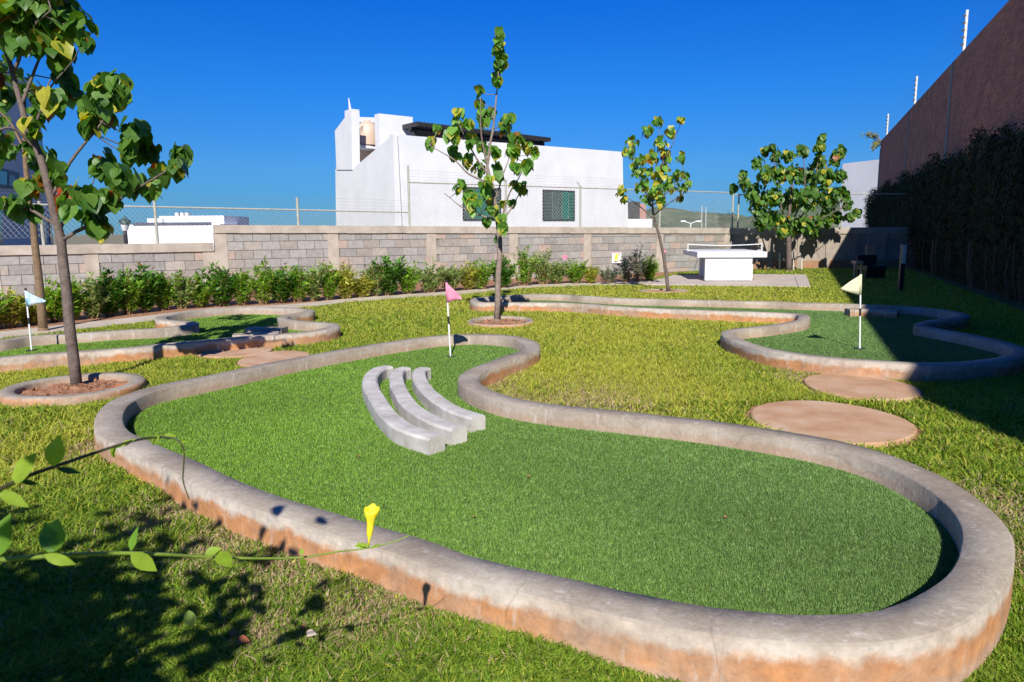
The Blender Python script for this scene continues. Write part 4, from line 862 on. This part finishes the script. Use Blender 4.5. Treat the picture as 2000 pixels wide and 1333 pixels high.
b = MB(); b.tube([FA.at(776, 265, .03), FA.at(785, 440, .03)], .012, 5); b.build('cable', M['galv'], e)
# windows
def window(x0, x1, yt0, yt1, yb, parts):
    f = MB(); w_ = 1.5
    for pts in ([(x0, yt0), (x1, yt1), (x1, yt1+w_), (x0, yt0+w_)], [(x0, yb-w_), (x1, yb-w_), (x1, yb), (x0, yb)], [(x0, yt0+w_), (x0+w_, yt0+w_), (x0+w_, yb-w_), (x0, yb-w_)], [(x1-w_, yt1+w_), (x1, yt1+w_), (x1, yb-w_), (x1-w_, yb-w_)]): FA.prism(f, pts, .05, .045)
    fo = f.build('window', M['black'], e); fix_normals(fo)
    for (a, c, m_, lou) in parts:
        xa = x0+(x1-x0)*a+w_*.4; xb = x0+(x1-x0)*c-w_*.2; ya = yt0+(yt1-yt0)*a+w_; yb_ = yb-w_
        b = MB(); FA.prism(b, [(xa, ya), (xb, ya), (xb, yb_), (xa, yb_)], .025, .02); o = b.build('pane', m_, fo); fix_normals(o)
        if lou:
            b = MB(); nL = 9
            for i in range(nL): yy = ya+(yb_-ya)*(i+.5)/nL; FA.prism(b, [(xa+.5, yy-.7), (xb-.5, yy-.7), (xb-.5, yy+.5), (xa+.5, yy+.5)], .034, .008)
            b.build('louvre', M['black'], fo)
window(905, 979, 365, 368, 430, [(0, .33, M['glassd'], False), (.33, .66, M['glassg'], False), (.66, 1, M['glassd'], True)])
window(1061, 1123, 370.5, 373, 430.5, [(0, .29, M['glassd'], True), (.29, .60, M['glassd'], False), (.60, .80, M['glassg'], False), (.80, 1, M['glassg'], True)])
# pergola on the roof
pe = empty('roof_pergola', FA.at(930, 290, -1.2), 'black slatted pergola on the roof of the white house', 'pergola')
b = MB(); a0 = FA.at(800, 253, -1.0); a1 = FA.at(1062, 268, -1.0); a1.z = a0.z-.08; b.tube([a0, a1], .07, 4); b.build('front_beam', M['dark'], pe)
b = MB(); inn_ = -FA.n*3.4; b.tube([a0+inn_, a1+inn_], .07, 4); b.build('rear_beam', M['dark'], pe)
b = MB(); n = 44
for i in range(n):
    p = a0.lerp(a1, (i+.3)/n)+Vector((0, 0, .13)); b.box(p+inn_*.46, (.055, 4.1, .15), math.atan2(inn_.y, inn_.x)-math.pi/2)
tag(b.build('slats', M['dark'], pe))
for t in (.03, .5, .985):
    for q_ in (Vector((0, 0, 0)), inn_): p = a0.lerp(a1, t)+q_; b = MB(); b.box(p-Vector((0, 0, .8)), (.13, .13, 1.6), .68); b.build('post', M['dark'], pe)
# ---------------------------------------------------------------- other buildings
LB = VP((at(72, 300, 28).x, 28), (-.35, .94))
e2 = empty('grey_building', LB.at(60, 440), 'tall grey building in shade behind the near left tree', 'building')
b = MB(); pA = LB.at(-330, -150); pB = LB.at(72, 168); zt_ = pB.z; A2 = Vector((LB.at(-330, 300).x, LB.at(-330, 300).y, 0)); B2 = Vector((pB.x, pB.y, 0))
b.prism([A2, B2, B2+Vector((0, 0, zt_)), A2+Vector((0, 0, zt_))], -LB.n*6 if LB.n.x > 0 else LB.n*6); o = b.build('facade', M['greywall'], e2); fix_normals(o)
on = 1 if LB.n.x > 0 else -1
def lbq(nm, pts, m_, off=.05, par=None): b = MB(); b.prism([LB.at(x, y, off*on) for x, y in pts], LB.n*-.04*on); o = b.build(nm, m_, par or e2); fix_normals(o); return o
wf = lbq('window', [(-20, 322), (38, 338), (39, 371), (-20, 366)], M['black']); lbq('pane', [(-16, 329), (14, 337), (14, 362), (-16, 358)], M['glassk'], .07, wf); lbq('pane', [(17, 341), (30, 345), (30, 366), (17, 363)], M['solar'], .07, wf)
lbq('window', [(50, 190), (57, 194), (61, 250), (54, 249)], M['glassk']); lbq('window', [(74, 275), (82, 279), (86, 330), (78, 329)], M['glassk'])
lbq('window', [(-5, 405), (4, 405), (6, 475), (-5, 475)], M['glassg']); lbq('window', [(80, 415), (88, 417), (92, 475), (83, 475)], M['glassd']); lbq('window', [(97, 425), (101, 426), (103, 475), (99, 475)], M['glassd'])
# far white house at left
def farbox(par, nm, x0, x1, y0, y1, Y, dep, m_):
    a = at(x0, y1, Y); c = at(x1, y0, Y); b = MB(); z0 = max(-2, a.z-4) if nm != 'solar_panels' and nm != 'unit' else a.z
    b.box(((a.x+c.x)/2, Y+dep/2, (z0+c.z)/2), (c.x-a.x, dep, c.z-z0), .0); return b.build(nm, m_, par)
e = empty('far_white_house', at(340, 470, 60), 'low white house with solar panels far behind the low wall', 'house')
farbox(e, 'wall', 250, 430, 438, 480, 60, 6, M['whitefar']); farbox(e, 'upper_storey', 312, 437, 421.5, 438, 63, 6, M['whitefar']); farbox(e, 'parapet', 288, 316, 427, 438, 62.5, 3, M['whitefar'])
farbox(e, 'solar_panels', 259, 412, 434, 440, 59.9, .1, M['solar'])
for x in (342, 352, 361): farbox(e, 'unit', x, x+6, 416, 422, 64, .6, M['cream'])
e = empty('right_white_building', at(1680, 440, 44), 'pale white building block beside the far end of the brick wall', 'building')
RB = VP((at(1646, 318, 50).x, 50), (1, -2.5)); b = MB(); a = RB.at(1646, 320); c = RB.at(1724, 312); c.z = a.z; b.prism([Vector((a.x, a.y, 0)), Vector((c.x, c.y, 0)), c, a], Vector((6, 2.4, 0))); o = b.build('wall', M['whitefar'], e); fix_normals(o)
M['shade'] = M['greywall']
e = empty('brick_house', at(1245, 440, 50), 'small reddish-brown house just right of the white house', 'house')
farbox(e, 'wall', 1226, 1262, 398, 440, 52, 5, M['pinkwall']); farbox(e, 'roof', 1222, 1250, 394, 399, 51.8, 5.4, M['dark'])
e = empty('garden_wall', at(1250, 440, 40), 'low white wall between the white house and the small right tree', 'wall')
farbox(e, 'wall', 1226, 1274, 428, 445, 40, .3, M['whitefar'])
# hills
def hill(x0, x1, ys, Y, name='hills'):
    b = MB(); n = len(ys)*8; top = []
    for i in range(n+1):
        t = i/n*(len(ys)-1); k = min(int(t), len(ys)-2); f = t-k; f = f*f*(3-2*f); yy = ys[k]*(1-f)+ys[k+1]*f; x = x0+(x1-x0)*i/n
        p = at(x, yy, Y); p.z += noise.noise(Vector((i*.9, Y, 0)))*Y*.002+noise.noise(Vector((i*3.1, Y, 4)))*Y*.0008; top.append(p)
    rows = 7; vs = []
    for r in range(rows+1):
        v = r/rows
        for i, p in enumerate(top):
            h = p.z*(1-v)**1.3+(-2)*v; yo = -Y*.25*v; q = Vector((p.x*(1+yo/Y*0.0), p.y+yo, h+noise.noise(Vector((i*.5, r*1.3, Y)))*Y*.004*(1 if 0 < r < rows else 0))); vs.append(q)
    for i, p in enumerate(top): vs.append(Vector((p.x, p.y+Y*.3, -2)))
    m_ = n+1; fs = [(r*m_+i, r*m_+i+1, (r+1)*m_+i+1, (r+1)*m_+i) for r in range(rows) for i in range(n)]+[(i, (rows+1)*m_+i, (rows+1)*m_+i+1, i+1) for i in range(n)]
    b.add(vs, fs); o = b.build(name, M['hill'], None, True); fix_normals(o); return tag(o, kind='structure')
hill(1180, 1500, [440, 428, 412, 404, 408, 414, 416, 418, 424, 440], 620)
hill(1370, 1900, [446, 432, 412, 396, 388, 392, 400, 410, 420], 380)
hill(-200, 700, [462, 458, 461, 466, 463, 462, 459, 457, 455, 456], 900)
# distant street lamps
e = empty('street_lamp', at(1349, 444, 150), 'distant twin-armed street lamp before the hills', 'street lamp'); pb_ = at(1349, 444, 150)
b = MB(); b.tube([Vector((pb_.x, 150, 0)), at(1349, 437, 150)], .12, 6); b.build('pole', M['whitefar'], e)
for sx in (-1, 1): b = MB(); b.tube([at(1349, 437, 150), at(1349+sx*11, 433, 150)], .1, 5); b.build('arm', M['whitefar'], e); b = MB(); p = at(1349+sx*15, 432.5, 150); b.box(p, (1.0, .5, .3)); b.build('lamp_head', M['whitefar'], e)
for i, x in enumerate((1371, 1379)):
    b = MB(); pb_ = at(x, 440, 300); b.tube([Vector((pb_.x, 300, 0)), at(x, 402+i*3, 300)], .25, 4); tag(b.build('radio_mast', M['galv']), ['left of two thin masts on the far hill', 'right of two thin masts on the far hill'][i], 'mast')
e = empty('lantern_post', at(244, 470, 38), 'green-topped lantern post behind the low wall, left of the far white house', 'lamp'); p = at(246, 470, 38)
b = MB(); b.tube([Vector((p.x, 38, 0)), at(244, 450, 38)], .1, 8); b.build('pole', M['dark'], e)
b = MB(); b.tube([at(244, 451, 38), at(244, 437, 38)], [.12, .24], 10); b.build('lamp_glass', M['cloth_white'], e)
b = MB(); M['greenmetal'] = simple('dark_green_metal', [(.3, (.02, .05, .045)), (.7, (.03, .08, .06))], 8, .5, 0); b.tube([at(244, 437, 38), at(244, 431, 38), at(244, 427, 38), at(244, 422, 38)], [.30, .27, .1, .02], 12); b.build('lamp_cap', M['greenmetal'], e)
# ---------------------------------------------------------------- foreground vines
def vleaf(mb, p0, p1, nrm, col, wide=1.0, fold=.15, curl=.12):
    d = p1-p0; leaf(mb, p0, d, nrm, d.length, col, fold, curl, wide, OVAL)
vleafm = leafmat('vine_leaf', .45, .4, .4)
LG = (.33, .48, .05); MG = (.17, .34, .04); DG = (.03, .09, .02)
v1 = [(-90, 1100, .95), (0, 1094, 1.0), (80, 1088, 1.04), (140, 1084, 1.08), (255, 1081, 1.15), (330, 1084, 1.2), (400, 1088, 1.26), (500, 1091, 1.33), (590, 1089, 1.4), (660, 1078, 1.45), (725, 1070, 1.5), (770, 1058, 1.53), (800, 1046, 1.55)]
p = [at(x, y, Y) for x, y, Y in v1]; e = empty('flowering_vine', p[0], 'thin green vine tendril with a yellow trumpet flower crossing the foreground', 'vine')
cl = catmull(p, False, .02); b = MB(); b.tube(cl, [.004-.0029*i/len(cl) for i in range(len(cl))], 6); b.build('stem', M['stem'], e)
for (x0, y0, x1, y1, Y, c, wd) in [(95,1080,110,1014,1.02,MG,1.3),(85,1084,148,1104,1.0,LG,.6),(255,1078,266,1028,1.12,MG,.55),(255,1080,307,1118,1.12,LG,.8),(400,1082,432,1070,1.24,LG,.9),(425,1075,452,1112,1.25,LG,1.0),(590,1085,588,1070,1.38,LG,.9),(592,1090,592,1110,1.38,LG,.9),(722,1066,690,1066,1.49,LG,.5),(724,1070,745,1064,1.5,LG,.5),(715,1068,695,1060,1.48,LG,.4),(105,1078,85,1020,1.02,(.10,.24,.03),.9),(-10,1090,12,1005,.98,MG,.9)]:
    b = MB(); vleaf(b, at(x0, y0, Y), at(x1, y1, Y+.01), Vector((random.gauss(0, .15), -1, random.uniform(.3, .9))), c, wd); b.build('leaf', vleafm, e, True)
b = MB(); q0 = at(720, 1068, 1.5); q1 = at(726, 994, 1.5); ax_ = q1-q0; px1 = Vector((1, 0, 0)); py1 = Vector((0, 1, .2)).normalized(); vs = []; nn2 = 20
for t, r in ((0, .002), (.2, .0027), (.34, .0068), (.48, .0078), (.62, .0080), (.76, .0108), (.9, .0152), (1.0, .0168)):
    for j in range(nn2): a = 2*math.pi*j/nn2; rr = r*(1+.07*math.cos(3*a+1)*t+.12*max(0, math.cos(a+1.2))**8*-t); vs.append(q0+ax_*(t+.03*math.sin(5*a)*(t > .9))+px1*rr*math.cos(a)+py1*rr*math.sin(a))
b.add(vs, [(i*nn2+j, i*nn2+(j+1) % nn2, (i+1)*nn2+(j+1) % nn2, (i+1)*nn2+j) for i in range(7) for j in range(nn2)]); o = b.build('flower', M['flower'], e, True); md = o.modifiers.new('s', 'SOLIDIFY'); md.thickness = .0006
v2 = [(-90, 990, .95), (0, 955, 1.0), (60, 928, 1.05), (100, 914, 1.08), (150, 897, 1.13), (200, 880, 1.18), (250, 864, 1.22), (300, 855, 1.28), (340, 856, 1.3), (355, 868, 1.3), (360, 890, 1.3), (357, 935, 1.3), (362, 955, 1.3), (370, 976, 1.3)]
p = [at(x, y, Y) for x, y, Y in v2]; e = empty('leafy_vine', p[0], 'arching vine tendril with oval leaves above the left end of the kerb', 'vine')
cl = catmull(p, False, .02); b = MB(); b.tube(cl, [.0033-.0023*i/len(cl) for i in range(len(cl))], 6); b.build('stem', M['stemd'], e)
for (x0, y0, x1, y1, Y, c, wd) in [(27,945,66,884,1.02,LG,1.0),(104,912,112,850,1.08,LG,1.1),(110,915,158,924,1.1,DG,.5),(40,940,75,946,1.04,DG,.6),(-5,958,57,992,1.0,LG,.6),(225,872,215,895,1.2,LG,1.0),(235,872,264,856,1.22,LG,.7),(312,852,292,868,1.28,LG,.9),(318,853,345,852,1.3,LG,.9),(350,864,372,862,1.3,LG,.3),(358,872,353,880,1.3,LG,.6),(225,875,240,868,1.2,MG,1.2)]:
    b = MB(); vleaf(b, at(x0, y0, Y), at(x1, y1, Y+.01), Vector((random.gauss(0, .15), -1, random.uniform(.3, .9))), c, wd); b.build('leaf', vleafm, e, True)
b = MB(); vleaf(b, at(368, 1192, 1.8), at(374, 1228, 1.79), Vector((.1, -1, .5)), (.30, .42, .10), 1.1); o = b.build('loose_leaf', vleafm, None, True); tag(o, 'single pale green leaf above the shadowed foreground grass', 'leaf')
M['dead'] = leafmat('dry_leaf', .15, .7, .2)
for i, (x, y, sc_, lb_) in enumerate([(225, 763, .13, 'curled orange dead leaf beside the oval ring'), (465, 1253, .035, 'small rusty dead leaf on the foreground grass'), (600, 1240, .03, 'tiny pale dead leaf on the foreground grass')]):
    b = MB(); g = gp(x, y, .035); leaf(b, g, Vector((1, .2, .1)), Vector((0, -.3, 1)), sc_, [(.45, .16, .05), (.40, .14, .07), (.6, .5, .4)][i], .5, .3); leaf(b, g+Vector((-.02, .02, .01)), Vector((-.5, .6, .3)), Vector((0, -.3, 1)), sc_*.6, (.38, .13, .05), .5, .3); o = b.build('dead_leaf', M['dead'], None, True); tag(o, lb_, 'leaf')
random.seed(77)
for x, y, lb_ in [(1310, 900, 'tiny brown leaf bit in the middle of the wide part of the big green'), (1030, 930, 'tiny brown leaf bit on the big green straight below the wavy bars'), (1420, 1010, 'tiny brown leaf bit nearest the wide right end of the big green'), (700, 890, 'tiny brown leaf bit left of the wavy bars on the big green'), (925, 1010, 'tiny brown leaf bit nearest the yellow flower on the big green'), (1150, 858, 'tiny brown leaf bit closest to the back kerb of the big green')]:
    b = MB(); g = gp(x, y, .062); leaf(b, g, Vector((random.gauss(0, 1), random.gauss(0, 1), .1)), Vector((random.gauss(0, .4), -.3, 1)), random.uniform(.014, .026), (.30, .17, .07), .5, .3)
    tag(b.build('dry_leaf', M['dead'], None, True), lb_, 'leaf', 'dry leaf bits scattered on the big green')
# shrub beside the photographer, out of frame: the vines grow from it and it shades the near lawn
random.seed(31); e = empty('garden_shrub', (-1.15, .25, 0), 'leafy vine-covered shrub just left of the viewpoint', 'shrub'); b = MB(); lb = MB()
for i in range(170):
    tgt = Vector((random.choice((random.uniform(-2.6, -.95), random.uniform(-2.7, -1.4))), random.uniform(-.3, .55), random.uniform(.35, 1.95)))
    tgt.z *= 1-.30*max(0, (tgt.x+1.5)/.7)
    if tgt.y > .2 and abs(tgt.x)/max(tgt.y, .01) < 1.1: tgt.y = .2
    p0 = Vector((-1.3+random.gauss(0, .012), .1+random.gauss(0, .012), 0)); b.tube([p0, p0.lerp(tgt, .5)+Vector((0, 0, .15)), tgt], [.012, .008, .004], 5, False)
    for _ in range(30):
        q_ = tgt+Vector((random.gauss(0, .11), random.gauss(0, .10), random.gauss(0, .11)))
        if q_.y > .15 and abs(q_.x)/q_.y < .95: continue
        d = Vector((random.gauss(0, 1), random.gauss(0, 1), random.gauss(0, .6))); leaf(lb, q_, d, Vector((random.gauss(0, .4), -.3, 1)), random.uniform(.06, .1), (.08+.1*random.random(), .2+.15*random.random(), .03), .15, .15, .7)
b.build('stems', M['twig'], e); lb.build('foliage', M['leaf'], e)
